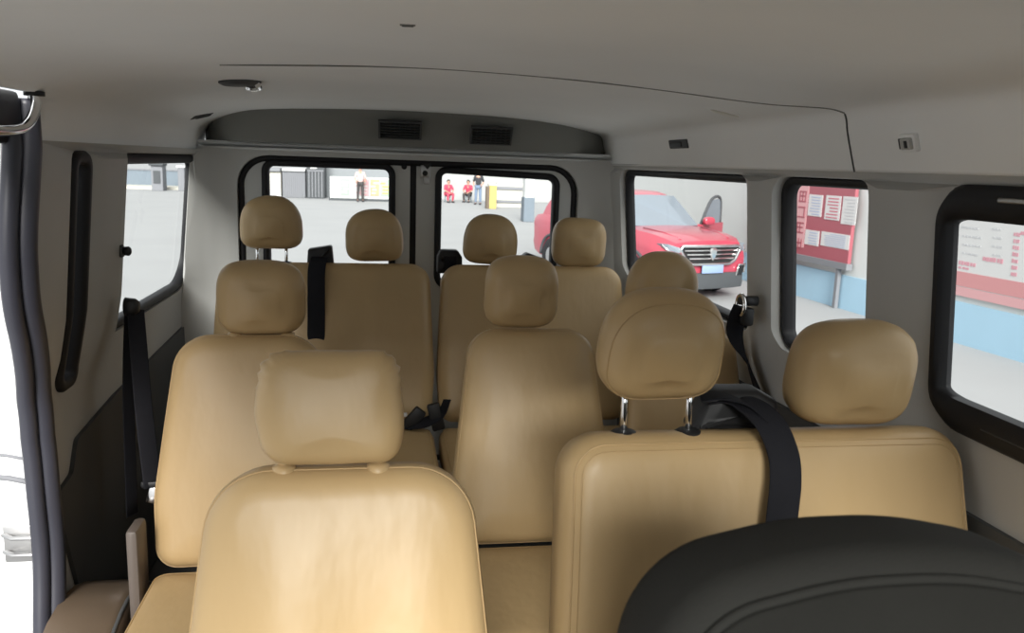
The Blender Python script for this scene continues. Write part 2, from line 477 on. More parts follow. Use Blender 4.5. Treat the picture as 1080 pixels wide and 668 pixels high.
# rear overhead duct panel
bm = bmesh.new(); R = []
secs = [(-0.735, 0.02), (-0.70, 0.25), (-0.62, 0.7), (-0.52, 1), (0.30, 1), (0.62, 1), (0.75, 0.8), (0.88, 0.35), (0.985, 0.05)]
for X, k in secs:
    zc = ceil_z(max(-0.72, min(0.95, X)), 3.3)
    yf = 3.60-0.20*k
    zb = 1.552
    zt = max(zc+0.01, zb+0.02)
    R.append([Vector((X, yf-0.05*k, zt)), Vector((X, yf-0.02*k, zt-0.03)), Vector((X, yf+0.03*k, zb+0.012)), Vector((X, yf+0.04*k, zb)), Vector((X, 3.64, zb-0.004)), Vector((X, 3.64, zt))])
rings(bm, R); struct(obj('trim_3', bm, HEADER, angle=40))
# pale strip under the duct panel, above the rear doors
bm = bmesh.new(); R = []
for X in (-0.745, -0.4, 0, 0.4, 0.7, 1.0):
    R.append([Vector((X, 3.50, 1.553)), Vector((X, 3.49, 1.543)), Vector((X, 3.505, 1.533)), Vector((X, 3.62, 1.520)), Vector((X, 3.62, 1.553))])
rings(bm, R); struct(obj('trim_4', bm, WHITEPAINT, angle=40))

# rear body and the two rear doors
OP = rpoly([(-0.62, 0.10, 0.05), (0.875, 0.10, 0.05), (0.875, 1.500, 0.13), (-0.62, 1.500, 0.13)], step=0.06)
WL, WR_ = CX-0.965, CX+0.965
outer = [Vector(p) for p in [(WL, 0.0), (WR_, 0.0), (WR_, 0.85), (CX+0.90, 1.53), (CX-0.90, 1.53), (WL, 0.85)]]
def rearmap(u, v):        # the corners of the body curve forward into the side walls
    h = lerp_tab(HALF, v); e = max(0, (abs(u-CX)-(h-0.16))/0.16); e = min(1, e)
    return Vector((u, 3.62-0.14*e*e, v))
bm = panel(outer, [OP], rearmap, 0.05)
R = [[rearmap(p.x, p.y) for p in OP], [Vector((p.x, 3.67, p.y)) for p in OP]]
rings(bm, R, True, False, False); bmesh.ops.remove_doubles(bm, verts=bm.verts[:], dist=1e-5)
struct(obj('wall_rear', bm, PLASTIC, angle=50))
b = bmesh.new()
tube(b, [Vector((p.x, 3.662, p.y)) for p in inset(OP, 0.010)], 0.018, 6, closed=True)
struct(obj('trim_5', b, RUBBER))
for k, (x0, x1, wx0, wx1, rr) in enumerate(((-0.60, 0.115, -0.515, 0.045, (0.11, 0.015)), (0.143, 0.855, 0.232, 0.788, (0.015, 0.11)))):
    P = rpoly([(x0, 0.12, 0.03), (x1, 0.12, 0.03), (x1, 1.485, rr[1]), (x0, 1.485, rr[0])], step=0.06)
    ztop = 1.478 if k == 0 else 1.472
    H = rpoly([(wx0, 0.93, 0.06), (wx1, 0.93, 0.06), (wx1, ztop-(0.018 if k else 0), 0.05), (wx0, ztop, 0.045)], step=0.05)
    bm = panel(P, [H], lambda u, v: Vector((u, 3.655, v)), 0.08)
    rings(bm, [[Vector((p.x, 3.655, p.y)) for p in P], [Vector((p.x, 3.70, p.y)) for p in P]], True, False, False)
    rings(bm, [[Vector((p.x, 3.655, p.y)) for p in H], [Vector((p.x, 3.69, p.y)) for p in H]], True, False, False)
    bmesh.ops.remove_doubles(bm, verts=bm.verts[:], dist=1e-5)
    d = struct(obj('door_%d' % (k+1), bm, PAINTGREY, angle=40))
    fi = lambda p, q: Vector((p.x, 3.655-0.014*q, p.y)); fo = lambda p: Vector((p.x, 3.685, p.y))
    H0 = inset(H, -0.006)
    fr = obj('window_frame', ring_frame(H0, 0.03, fi, fo), RUBBER, d, angle=60)
    obj('window_pane', pane(inset(H, 0.02), lambda p: Vector((p.x, 3.675, p.y))), GLASS, d, smooth=False)
    if k == 0:
        b = bmesh.new(); box(b, (0.129, 3.675, 0.80), (0.03, 0.02, 1.37)); obj('door_seal', b, RUBBER, d, smooth=False)
        b = bmesh.new(); lathe(b, [(0.0, -0.006), (0.011, -0.006), (0.012, 0.0), (0.012, 0.008)], (0.088, 3.652, 1.482-0.012), 'Y'); obj('rubber_stop', b, BLACKPL, d)
    else:
        b = bmesh.new()
        box(b, (0.182, 3.648, 1.452), (0.045, 0.014, 0.056), 0.005)
        box(b, (0.187, 3.645, 1.412), (0.026, 0.010, 0.03), 0.004)
        l = obj('latch_plate', b, STEEL, d, angle=40)
        b = bmesh.new(); lathe(b, [(0.0, -0.004), (0.011, -0.004), (0.012, 0), (0.012, 0.004)], (0.180, 3.639, 1.445), 'Y'); obj('latch_hole', b, BLACKPL, l)
        b = bmesh.new(); rings(b, [[Vector((0.165, y, 1.487)), Vector((0.212, y, 1.487)), Vector((0.190, y, 1.462))] for y in (3.636, 3.652)]); obj('latch_guard', b, BLACKPL, l, smooth=False)

# sliding door opening: jamb, seal, track header
def jambx(o): return CX-0.905-o
bm = bmesh.new()
E = smooth_path([(0, y, z) for y, z in seal_edge], 5)
R = []
for p in E:
    xs = base(-1, p.z)
    R.append([Vector((xs, p.y, p.z)), Vector((xs-0.012, p.y-0.012, p.z)), Vector((xs-0.05, p.y+0.008, p.z)), Vector((xs-0.11, p.y+0.03, p.z)), Vector((xs-0.20, p.y+0.045, p.z)), Vector((xs-0.215, p.y+0.07, p.z))])
rings(bm, R, False, False, False)
jamb = struct(obj('door_3', bm, WHITEPAINT, angle=50))
b = bmesh.new()
c = Vector((-0.895, 2.065, 0.49))
for dz in (0, 0.045):
    tube(b, [c+Vector((-0.05, -0.0, dz)), c+Vector((-0.02, -0.022, dz)), c+Vector((0.05, -0.022, dz))], 0.006, 8)
box(b, c+Vector((0, 0.004, 0.02)), (0.10, 0.012, 0.10), 0.004)
obj('latch_striker', b, STEEL, jamb, angle=40)
b = bmesh.new()
for zz in (0.675, 0.735):
    tube(b, [Vector((-0.875, 2.065, zz)), Vector((-0.93, 2.085, zz+0.004)), Vector((-1.02, 2.11, zz+0.003))], 0.007 if zz < 0.7 else 0.004, 8)
obj('jamb_rib', b, GREYW, jamb)
b = bmesh.new()
def seal_n(i):
    t = E[min(i+1, len(E)-1)]-E[max(i-1, 0)]; n = Vector((0, -t.z, t.y)).normalized(); return n
for on_, ox, r in ((0.004, 0.010, 0.024), (0.034, -0.012, 0.020)):
    tube(b, [Vector((base(-1, p.z)+ox, p.y, p.z))+seal_n(i)*on_ for i, p in enumerate(E)], r, 10)
struct(obj('trim_6', b, SEALM))
b = bmesh.new(); box(b, (-0.80, 0.80, 1.575), (0.10, 2.15, 0.075), 0.01)
box(b, (-0.785, 0.80, 1.53), (0.03, 2.12, 0.05), 0.008)
struct(obj('trim_7', b, RUBBER, angle=40))
# chrome grab handle in the door opening
t = thing('grab_handle', 'curved chrome grab handle at the top of the open side door', 'handle', (-0.72, 1.80, 1.55))
pp = [(-0.73, 1.40, 1.536), (-0.725, 1.60, 1.528), (-0.72, 1.74, 1.530), (-0.72, 1.82, 1.543), (-0.72, 1.868, 1.578), (-0.722, 1.874, 1.612)]
b = bmesh.new(); tube(b, [Vector(p)-Vector((-0.72, 1.80, 1.55)) for p in smooth_path(pp, 8)], 0.0105, 12); obj('bar', b, CHROME, t)
b = bmesh.new(); lathe(b, [(0.02, 0.055), (0.02, 0.064), (0.012, 0.066)], (-0.002, 0.074, 0), 'Z'); obj('end_mount', b, BLACKPL, t)

# ------------------------------------------------------------------ ceiling fittings
def basis(p, n, along):
    z = n.normalized(); x = Vector(along); x = (x-z*x.dot(z)).normalized(); y = z.cross(x)
    m = Matrix((x, y, z)).transposed().to_4x4(); m.translation = p; return m
def fitting(name, label, cat, px, py, build, along=(1, 0, 0), group=None, lift=0.0):
    h, n = on_ceil(px, py); h = h+n*lift
    t = thing(name, label, cat, h, 0, group)
    for pn, bm, m in build():
        o = obj(pn, bm, m, t, angle=40)
        mm = basis(Vector((0, 0, 0)), n, along); o.data.transform(mm)
    return t
def oval(a, b, h0, h1, n=24, top=0.8):
    bm = bmesh.new()
    R = [[Vector((a*s*math.cos(2*PI*k/n), b*s*math.sin(2*PI*k/n), z)) for k in range(n)] for s, z in ((1, h0), (1, h0+(h1-h0)*0.6), (top, h1), (0.3, h1+0.001))]
    rings(bm, R); return bm
def lamp_l():
    a = oval(0.055, 0.055, -0.004, 0.010)
    c = bmesh.new(); tube(c, smooth_path([(0.010, -0.050, 0.010), (0.030, -0.040, 0.016), (0.046, -0.012, 0.016), (0.048, 0.020, 0.012)], 5), 0.008, 8)
    return [('lamp_base', a, DARKPL), ('chrome_rim', c, CHROME)]
fitting('ceiling_lamp', 'small dark oval ceiling lamp with a chrome rim at the left of the headliner', 'lamp', 253, 86, lamp_l)
def lamp_r():
    return [('lamp_base', oval(0.06, 0.03, -0.004, 0.004), HEADLINER), ('lens', oval(0.042, 0.018, 0.0, 0.008), LENS)]
fitting('ceiling_lamp', 'pale oval ceiling lamp above the rearmost right side window', 'lamp', 765, 118, lamp_r)
def slot(ax=0.038, by=0.016):
    def f():
        a = bmesh.new(); box(a, (0, 0, 0.0), (ax*2, by*2, 0.010), 0.004)
        c = bmesh.new(); box(c, (ax*0.2, 0, 0.006), (ax*1.3, by*1.1, 0.004), 0.001)
        return [('socket', a, DARKPL), ('insert', c, BLACKPL)]
    return f
fitting('coat_hook', 'dark folded coat hook on the left roof edge beside the rear duct', 'hook', 212, 122, slot(0.045, 0.020), along=(1, 1.2, 0))
fitting('coat_hook', 'dark lozenge coat hook on the right roof edge above the rear side window', 'hook', 716, 152, slot(0.085, 0.015), along=(0, 1, 0))
def mark():
    a = bmesh.new(); box(a, (0, 0, 0), (0.024, 0.006, 0.004), 0.001)
    c = bmesh.new(); box(c, (0, 0, 0.002), (0.018, 0.003, 0.003), 0.0005)
    return [('plate', a, HEADER), ('slit', c, DARKPL)]
fitting('vent_slit', 'tiny dark slit in the middle of the pale headliner', 'vent', 430, 26, mark)
def brk():
    a = bmesh.new(); box(a, (0, 0, 0.004), (0.05, 0.034, 0.012), 0.004); 
    c = bmesh.new(); box(c, (0.004, 0.0, 0.011), (0.030, 0.022, 0.012), 0.003)
    d = bmesh.new(); box(d, (0.008, 0, 0.0175), (0.008, 0.014, 0.003), 0.001); box(d, (-0.016, 0, 0.011), (0.008, 0.020, 0.004), 0.001)
    return [('base_plate', a, HEADLINER), ('hook_body', c, PLASTIC), ('slot', d, BLACKPL)]
fitting('strap_bracket', 'small grey bracket with a black slot on the right roof side above the front window', 'bracket', 961, 150, brk, along=(0, -1, 0))
# two air vents in the duct panel
for i, (px, py) in enumerate(((422, 137), (518, 143))):
    p = atY(px, py, 3.372)
    t = thing('air_vent', ['left of the two black slatted air vents above the rear doors', 'right of the two black slatted air vents above the rear doors'][i], 'vent', p, 0, 'air vents over the rear doors')
    rot = Matrix.Rotation(math.radians(30), 3, 'X')
    b = bmesh.new()
    for s in (-1, 1):
        box(b, rot @ Vector((0.083*s, 0, 0)), (0.008, 0.02, 0.078), 0.002, rot); box(b, rot @ Vector((0, 0, 0.036*s)), (0.166, 0.02, 0.006), 0.002, rot)
    obj('vent_frame', b, DARKPL, t, angle=40)
    b = bmesh.new(); box(b, rot @ Vector((0, 0.006, 0)), (0.16, 0.012, 0.07), 0, rot); obj('vent_back', b, BLACKPL, t, smooth=False)
    b = bmesh.new()
    for k in range(5): box(b, rot @ Vector((0, -0.006, -0.024+0.012*k)), (0.156, 0.012, 0.0022), 0, rot)
    for k in range(7): box(b, rot @ Vector((-0.060+0.02*k, -0.004, 0)), (0.002, 0.008, 0.066), 0, rot)
    obj('slat', b, DARKPL, t, smooth=False)

# ------------------------------------------------------------------ seats
def head_outline(w, h, kind):
    a = w/2
    if kind == 'boxy':
        return rpoly([(-a*0.86, -h/2, 0.045), (a*0.90, -h/2, 0.045), (a, -h*0.20, 0.12), (a*0.90, h/2, 0.042), (-a*0.94, h/2, 0.040), (-a, -h*0.05, 0.12)], seg=8, step=0.01)
    if kind == 'dome': return superell(a, h*0.58, h*0.42, 2.35, 4.0, 72)
    if kind == 'wide': return superell(a, h*0.55, h*0.45, 2.5, 3.3, 72)
    return superell(a, h*0.52, h*0.48, 3.3, 3.7, 72)
def headrest(root, lx, Yf, zc, w, h, kind='dome', rec=-10, depth=0.125, posts=None, zback=None, seed=0):
    """headrest with its posts; root-local x, world Y of the front face at its centre"""
    P = head_outline(w, h, kind); r = 0.058 if kind != 'boxy' else 0.036
    bm = cushion(P, depth, r, 0.014 if kind != 'boxy' else 0.006, inset=pull)
    rnd = random.Random(seed)
    ph = rnd.uniform(0, 9)
    def wr(co):
        d = noise.noise(Vector((co.x*9+ph, co.y*9, co.z*9)))*0.004
        if kind == 'boxy':        # gathered cover at the upper corners
            k = max(0, min(1, (co.z/h+0.02)/0.5))*max(0, min(1, (abs(co.x)/(w/2)-0.45)/0.5))
            ang = math.atan2(co.z-h*0.18, co.x-math.copysign(w*0.28, co.x))
            d += 0.0042*k*math.sin(ang*17+ph)
        n = co.normalized(); return co+n*d
    disp(bm, wr)
    m = Matrix.Translation(Vector((lx, Yf+depth/2-root.location.y, zc))) @ Matrix.Rotation(math.radians(-rec), 4, 'X')
    xform(bm, m)
    hd = obj('headrest', bm, LEATHER, root)
    if kind == 'wide':
        b = bmesh.new(); tube(b, ring_path(P, depth, r, 34, 0.0, pull), 0.0017, 6, closed=True)
        disp(b, wr); xform(b, m); obj('piping', b, PIPING, hd)
    if posts:
        for s in (-1, 1):
            px = lx+s*posts.get('dx', 0.062)
            yb = Yf+depth/2-root.location.y
            b = bmesh.new(); tube(b, [Vector((px, yb+0.0, zc-h*0.35)), Vector((px, yb-0.005, zc-h*0.5)), Vector((px, yb-0.014, zback-0.04))], 0.011 if posts['kind'] == 'tan' else 0.0062, 10)
            obj('post', b, PIPING if posts['kind'] == 'tan' else CHROME, hd)
            b = bmesh.new()
            if posts['kind'] == 'black':
                lathe(b, [(0.026, -0.012), (0.027, 0.004), (0.020, 0.010), (0.009, 0.012)], (px, yb-0.012, zback), 'Z')
                obj('post_collar', b, BLACKPL, hd)
            else:
                lathe(b, [(0.017, -0.02), (0.020, 0.0), (0.019, 0.012), (0.010, 0.016)], (px, yb-0.012, zback), 'Z')
                obj('post_collar', b, BROWNV if posts['kind'] == 'brown' else LEATHER, hd)
    return hd
def seat(name, label, cat, x0, x1, Yt, ztop, heads, group, top_in=0.03, rt=0.09, rb=0.06, rec=15, z0=0.41, depth=0.135, seam=0.035, cush_z=0.425, cush_len=0.47, folds=False, piping=False):
    w = x1-x0; xc = (x0+x1)/2; ca, sa = math.cos(math.radians(rec)), math.sin(math.radians(rec))
    h = (ztop-z0)/ca
    Yb = Yt-h*sa                      # front face at the foot of the back
    root = thing(name, label, cat, (xc, Yb+0.02, 0), 0, group)
    oy = root.location.y
    P = rpoly([(-w/2+0.012, 0, rb), (w/2-0.012, 0, rb), (w/2, h*0.30, 0.4), (w/2-top_in, h, rt), (-w/2+top_in, h, rt), (-w/2, h*0.30, 0.4)], seg=9, step=0.03)
    r = 0.052
    bm = cushion(P, depth, r, 0.016, 0.0)
    sd = xc*7.3
    def wr(co):
        d = noise.noise(Vector((co.x*5+sd, co.z*3.0, sd)))*0.006*max(0, min(1, -co.y/0.04))
        if folds and co.y < -0.03:
            d += 0.010*math.sin(co.x*26+0.8)*sstep(h*0.95, h*0.35, co.z)*(1-sstep(0.12, 0.2, abs(co.x)))
        return Vector((co.x, co.y+d, co.z))
    disp(bm, wr)
    m = Matrix.Translation(Vector((0, Yb-oy+depth/2, z0))) @ Matrix.Rotation(math.radians(-rec), 4, 'X')
    xform(bm, m)
    back = obj('backrest', bm, LEATHER, root)
    if piping:
        b = bmesh.new(); tube(b, ring_path(P, depth, r, 50, 0.0), 0.0020, 6, closed=True); disp(b, wr); xform(b, m); obj('piping', b, PIPING, back)
        b = bmesh.new(); tube(b, ring_path(P, depth, r, 64, 0.0), 0.0010, 5, closed=True); disp(b, wr); xform(b, m); obj('stitching', b, PIPING, back)
    else:
        b = bmesh.new(); tube(b, ring_path(P, depth, r, 24, -0.0006), 0.0014, 5, closed=True); disp(b, wr); xform(b, m); obj('seam', b, PIPING, back)
    # cushion
    L = cush_len
    PC = rpoly([(-w/2+0.005, 0, 0.05), (w/2-0.005, 0, 0.05), (w/2-0.005, L, 0.06), (-w/2+0.005, L, 0.06)], seg=6, step=0.04)
    bm = cushion(PC, 0.14, 0.045, 0.015, 0.0)
    # local z runs forward (-Y), local -y up
    mm = Matrix(((1, 0, 0, 0), (0, 0, -1, Yb-oy+0.03), (0, -1, 0, cush_z-0.07), (0, 0, 0, 1)))
    xform(bm, mm)
    cu = obj('seat_cushion', bm, LEATHER, root)
    b = bmesh.new(); tube(b, ring_path(PC, 0.14, 0.045, 50), 0.0022, 6, closed=True); xform(b, mm); obj('piping', b, PIPING, cu)
    # steel frame under the cushion
    b = bmesh.new()
    for s in (-1, 1):
        for yy in (-0.36, -0.04): tube(b, [Vector((s*(w/2-0.06), yy, 0.005)), Vector((s*(w/2-0.06), yy, cush_z-0.13))], 0.016, 8)
        box(b, (s*(w/2-0.06), -0.2, 0.015), (0.05, 0.42, 0.02), 0.004)
    box(b, (0, -0.2, cush_z-0.145), (w-0.06, 0.40, 0.02), 0.004)
    obj('seat_frame', b, BLACKPL, root, angle=40)
    for hd in heads:
        hd = dict(hd); hx = hd.pop('x')
        headrest(root, hx-xc, hd.pop('Y', Yt-0.005), zback=ztop-0.004, seed=int(abs(hx)*1000), **hd)
    return root
TAN = 'passenger seats in tan covers'
S1 = seat('single_seat', 'tan single seat nearest the camera on the left, with a boxy wrinkled headrest', 'seat', -0.322, 0.192, 1.25, 0.992,
     [dict(x=-0.083, zc=1.099, w=0.236, h=0.182, kind='boxy', rec=13, posts=dict(kind='tan', dx=0.076), depth=0.115)], TAN, top_in=0.045, rt=0.11, folds=True)
B1 = seat('bench_seat', 'wide tan bench seat at the right front, one headrest raised on chrome posts', 'seat', 0.285, 1.090, 1.264, 1.036,
     [dict(x=0.482, zc=1.190, w=0.222, h=0.200, kind='wide', rec=-14, posts=dict(kind='black', dx=0.060), Y=1.264), dict(x=0.850, zc=1.141, w=0.232, h=0.198, kind='round', Y=1.264)], TAN, top_in=0.022, rt=0.075, piping=True)
S2 = seat('single_seat', 'tan single seat in the second row beside the left wall belt', 'seat', -0.600, -0.125, 2.20, 1.010,
     [dict(x=-0.330, zc=1.113, w=0.236, h=0.205, kind='round', posts=dict(kind='tan', dx=0.07))], TAN, top_in=0.05, rt=0.10)
S3 = seat('single_seat', 'tan single seat in the middle of the second row', 'seat', 0.196, 0.650, 2.20, 1.028,
     [dict(x=0.392, zc=1.135, w=0.215, h=0.208, kind='round')], TAN, top_in=0.05, rt=0.085, z0=0.44, cush_z=0.458)
S4 = seat('single_seat', 'tan second-row seat by the right wall, mostly hidden behind the raised headrest', 'seat', 0.680, 1.076, 2.20, 1.035,
     [dict(x=0.812, zc=1.146, w=0.216, h=0.205, kind='dome')], TAN, top_in=0.04, rt=0.09)
B3 = seat('bench_seat', 'left half of the tan rear bench, its left headrest raised on thin posts', 'seat', -0.652, 0.203, 3.20, 1.085,
     [dict(x=-0.432, zc=1.228, w=0.236, h=0.205, kind='dome', posts=dict(kind='black', dx=0.055)), dict(x=-0.036, zc=1.186, w=0.228, h=0.208, kind='dome')], TAN, top_in=0.02, rt=0.08, z0=0.47, cush_z=0.47, cush_len=0.5)
B4 = seat('bench_seat', 'right half of the tan rear bench below the right rear door window', 'seat', 0.212, 1.000, 3.20, 1.085,
     [dict(x=0.428, zc=1.180, w=0.222, h=0.205, kind='dome'), dict(x=0.800, zc=1.184, w=0.226, h=0.205, kind='round')], TAN, top_in=0.02, rt=0.08, z0=0.47, cush_z=0.47, cush_len=0.5)
# taupe hinge cover at the side of the second-row seat
b = bmesh.new(); box(b, (-0.255, -0.03, 0.42), (0.030, 0.09, 0.30), 0.012); obj('hinge_cover', b, HINGE, S2, angle=40)
# brown padded wheel arch beside it
t = thing('wheel_arch_cover', 'brown vinyl wheel arch hump on the floor by the left wall', 'wheel arch', (-0.70, 2.05, 0))
b = bmesh.new(); R = []
for k in range(13):
    a = PI*k/12; y, z = 0.36*math.cos(a), 0.36*math.sin(a)
    R.append([Vector((-0.115, y*1.0, z)), Vector((0.03, y, z)), Vector((0.052, y*0.96, z*0.95)), Vector((0.056, y*0.9, z*0.88)), Vector((0.056, y*0.3, z*0.3)), Vector((-0.115, y*0.3, z*0.3))])
rings(b, R); obj('cover', b, BROWNV, t, angle=50)
b = bmesh.new(); tube(b, [Vector((0.046, 0.35*math.cos(PI*k/20), 0.35*math.sin(PI*k/20))) for k in range(1, 20)], 0.005, 6); obj('piping', b, DARKPL, t)

# dark front seat close to the camera
t = thing('front_seat', 'dark grey cloth seat top blurred in the lower right foreground', 'seat', (0.405, 0.60, 0))
P = rpoly([(-0.25, 0.42, 0.06), (0.25, 0.42, 0.06), (0.25, 0.85, 0.3), (0.185, 1.19, 0.17), (0.05, 1.218, 0.4), (-0.05, 1.218, 0.4), (-0.19, 1.19, 0.17), (-0.25, 0.85, 0.3)], seg=10, step=0.03)
PQ = [Vector((p.x, p.y-1.24)) for p in P]
m = Matrix.Translation(Vector((0, -0.005, 1.224))) @ Matrix.Rotation(math.radians(-7), 4, 'X')
bm = cushion(PQ, 0.12, 0.03, 0.008); xform(bm, m); bk = obj('backrest', bm, CLOTHRIM, t)
bm = cushion(inset(PQ, 0.024), 0.012, 0.004, 0.006); xform(bm, m @ Matrix.Translation(Vector((0, -0.062, 0)))); obj('front_panel', bm, CLOTH, bk)
b = bmesh.new(); tube(b, [Vector((q.x, -0.060, q.y)) for q in inset(PQ, 0.022)], 0.0045, 8, closed=True); xform(b, m); obj('piping', b, CLOTHRIM, bk)
PC = rpoly([(-0.25, 0, 0.06), (0.25, 0, 0.06), (0.24, 0.46, 0.08), (-0.24, 0.46, 0.08)], seg=6, step=0.05)
bm = cushion(PC, 0.15, 0.05, 0.015, 0.0); xform(bm, Matrix(((1, 0, 0, 0), (0, 0, -1, -0.13), (0, -1, 0, 0.37), (0, 0, 0, 1)))); obj('seat_cushion', bm, CLOTH, t)
b = bmesh.new(); box(b, (0, -0.34, 0.15), (0.40, 0.42, 0.298), 0.02); obj('seat_base', b, BLACKPL, t, angle=40)

# ------------------------------------------------------------------ seat belts
# belt over the front bench
t = thing('seat_belt', 'black seat belt draped over the wide right front bench between its headrests', 'seat belt', (0.645, 1.33, 1.04), 0, 'seat belts')
o = t.location
b = bmesh.new()
PR = rpoly([(-0.085, -0.03, 0.01), (0.095, -0.03, 0.01), (0.085, 0.03, 0.02), (0.045, 0.052, 0.02), (-0.05, 0.052, 0.025)], seg=5, step=0.02)
bm = cushion(PR, 0.07, 0.018, 0.006); xform(bm, Matrix.Translation(Vector((-0.002, 0.045, 0.012)))); obj('retractor_cover', bm, BLACKPL, t)
b = bmesh.new()
strap(b, [Vector(p)-o for p in [(0.600, 1.35, 1.080), (0.640, 1.315, 1.092), (0.668, 1.270, 1.072), (0.683, 1.238, 1.03), (0.682, 1.214, 0.985), (0.668, 1.188, 0.915), (0.648, 1.150, 0.78), (0.63, 1.08, 0.56)]], lambda s: (1, 0.05, 0.10*(1-s)), 0.058, 0.004, 8)
obj('strap', b, WEB, t)
b = bmesh.new(); strap(b, [Vector(p)-o for p in [(0.57, 1.34, 1.094), (0.60, 1.33, 1.100), (0.64, 1.31, 1.092), (0.675, 1.285, 1.062)]], (0, 1, 0), 0.05, 0.004, 6); obj('strap_fold', b, WEB, t)
# belt at the left pillar
t = thing('seat_belt', 'black seat belt hanging from the left pillar down beside the second-row seat', 'seat belt', (-0.725, 2.44, 1.055), 0, 'seat belts')
o = t.location
b = bmesh.new(); lathe(b, [(0.0, 0.024), (0.017, 0.024), (0.024, 0.014), (0.027, -0.012)], (0, 0, 0.0), 'X'); obj('anchor', b, BLACKPL, t)
end = Vector((-0.648, 2.30, 0.555))
b = bmesh.new(); strap(b, [Vector(p)-o for p in [(-0.712, 2.445, 1.045), (-0.700, 2.415, 0.94), (-0.680, 2.365, 0.76), end]], lambda s: (0.75, 1, 0.2), 0.055, 0.004, 6); obj('strap', b, WEB, t)
b = bmesh.new(); strap(b, [Vector(p)-o for p in [(-0.728, 2.45, 1.03), (-0.742, 2.44, 0.8), (-0.745, 2.42, 0.42)]], lambda s: (0.4, 1, 0), 0.05, 0.003, 5); obj('return_strap', b, WEB, t)
b = bmesh.new(); box(b, end-o+Vector((0.0, 0, -0.022)), (0.034, 0.012, 0.052), 0.004, Matrix.Rotation(0.3, 3, 'Y')); obj('tongue', b, CHROME, t, angle=40)
b = bmesh.new(); box(b, end-o+Vector((-0.002, 0, 0.010)), (0.06, 0.016, 0.02), 0.006); obj('tongue_grip', b, BLACKPL, t, angle=40)
# belt at the right pillar
t = thing('seat_belt', 'black seat belt hanging from a chrome ring on the right pillar between the side windows', 'seat belt', (0.985, 2.055, 1.14), 0, 'seat belts')
o = t.location
b = bmesh.new(); tube(b, [Vector((-0.016, 0.024*math.cos(2*PI*k/16), 0.028*math.sin(2*PI*k/16))) for k in range(16)], 0.006, 8, closed=True); obj('anchor_ring', b, CHROME, t)
b = bmesh.new(); lathe(b, [(0.0, -0.022), (0.010, -0.022), (0.014, 0.0), (0.014, 0.03)], (0, 0, 0.012), 'X'); obj('anchor_bolt', b, BLACKPL, t)
b = bmesh.new(); strap(b, [Vector(p)-o for p in [(0.975, 2.05, 1.135), (0.972, 2.08, 1.06), (1.03, 2.09, 0.95), (1.082, 2.06, 0.78), (1.085, 2.05, 0.52)]], lambda s: (max(0, 1-1.6*s), -0.45+1.45*min(1, 1.6*s), 0), 0.055, 0.004, 6); obj('strap', b, WEB, t)
b = bmesh.new(); box(b, (-0.0, 0.0, -0.03), (0.03, 0.055, 0.05), 0.008); obj('strap_guide', b, BLACKPL, t, angle=40)
# belt over the left half of the rear bench
t = thing('seat_belt', 'black seat belt over the left half of the rear bench between its headrests', 'seat belt', (-0.245, 3.26, 1.085), 0, 'seat belts')
o = t.location
PR = rpoly([(-0.055, -0.03, 0.006), (0.050, -0.03, 0.006), (0.042, 0.060, 0.008), (-0.050, 0.044, 0.010)], seg=4, step=0.02)
bm = cushion(PR, 0.06, 0.010, 0.003); xform(bm, Matrix.Translation(Vector((0.0, 0.02, 0.012)))); obj('retractor_cover', bm, BLACKPL, t)
b = bmesh.new(); strap(b, [Vector(p)-o for p in [(-0.245, 3.27, 1.112), (-0.25, 3.215, 1.105), (-0.255, 3.165, 1.07), (-0.255, 3.14, 0.98), (-0.255, 3.12, 0.86), (-0.255, 3.06, 0.62)]], (1, 0, 0), 0.066, 0.004, 8); obj('strap', b, WEB, t)
# retractors of the right half
for px0, px1, y0, lab in ((461, 487, 263, 'black belt retractor on the rear bench under the left edge of the right door window'), (549, 577, 266, 'black belt retractor between the two headrests of the right rear bench')):
    a, c = atY(px0, y0, 3.33), atY(px1, 290, 3.33)
    t = thing('belt_retractor', lab, 'seat belt', ((a.x+c.x)/2, 3.33, 1.085), 0, 'belt retractors')
    w = (c.x-a.x)/2; hh = a.z-1.085
    PR = rpoly([(-w, -0.04, 0.006), (w, -0.04, 0.006), (w*0.96, hh*0.5, 0.015), (w*0.6, hh, 0.02), (-w*0.75, hh, 0.02), (-w, hh*0.5, 0.01)] if px0 < 500 else [(-w, -0.04, 0.006), (w, -0.04, 0.006), (w*0.8, hh*0.45, 0.01), (-w*0.6, hh, 0.015), (-w*0.95, hh*0.6, 0.01)], seg=4, step=0.02)
    bm = cushion(PR, 0.07, 0.012, 0.003); obj('housing', bm, BLACKPL, t)
    b = bmesh.new(); strap(b, [Vector((0, -0.034, hh*0.6)), Vector((0, -0.045, 0.012)), Vector((0, -0.040, -0.03))], (1, 0, 0), 0.05, 0.003, 4); obj('strap', b, WEB, t)
# buckles in the gap of the rear bench
t = thing('belt_buckle', 'black belt buckles lying in the gap of the rear bench above its cushion', 'seat belt', (0.17, 3.02, 0.50))
b = bmesh.new(); box(b, (-0.05, 0.0, 0.015), (0.05, 0.03, 0.09), 0.008, Matrix.Rotation(0.7, 3, 'Y')); box(b, (0.035, 0.0, 0.02), (0.05, 0.03, 0.11), 0.008, Matrix.Rotation(-0.25, 3, 'Y')); obj('buckle_body', b, BLACKPL, t, angle=40)
b = bmesh.new(); strap(b, [(-0.09, 0.01, -0.01), (-0.02, -0.02, 0.0), (0.05, 0.0, 0.03), (0.08, 0.03, 0.08)], (0, 1, 0.6), 0.05, 0.004); obj('strap', b, WEB, t)
b = bmesh.new(); box(b, (-0.088, -0.015, 0.035), (0.022, 0.008, 0.016), 0.003); obj('white_glint', b, PAPER, t, angle=40)  # small white block standing in for a glint on the buckle
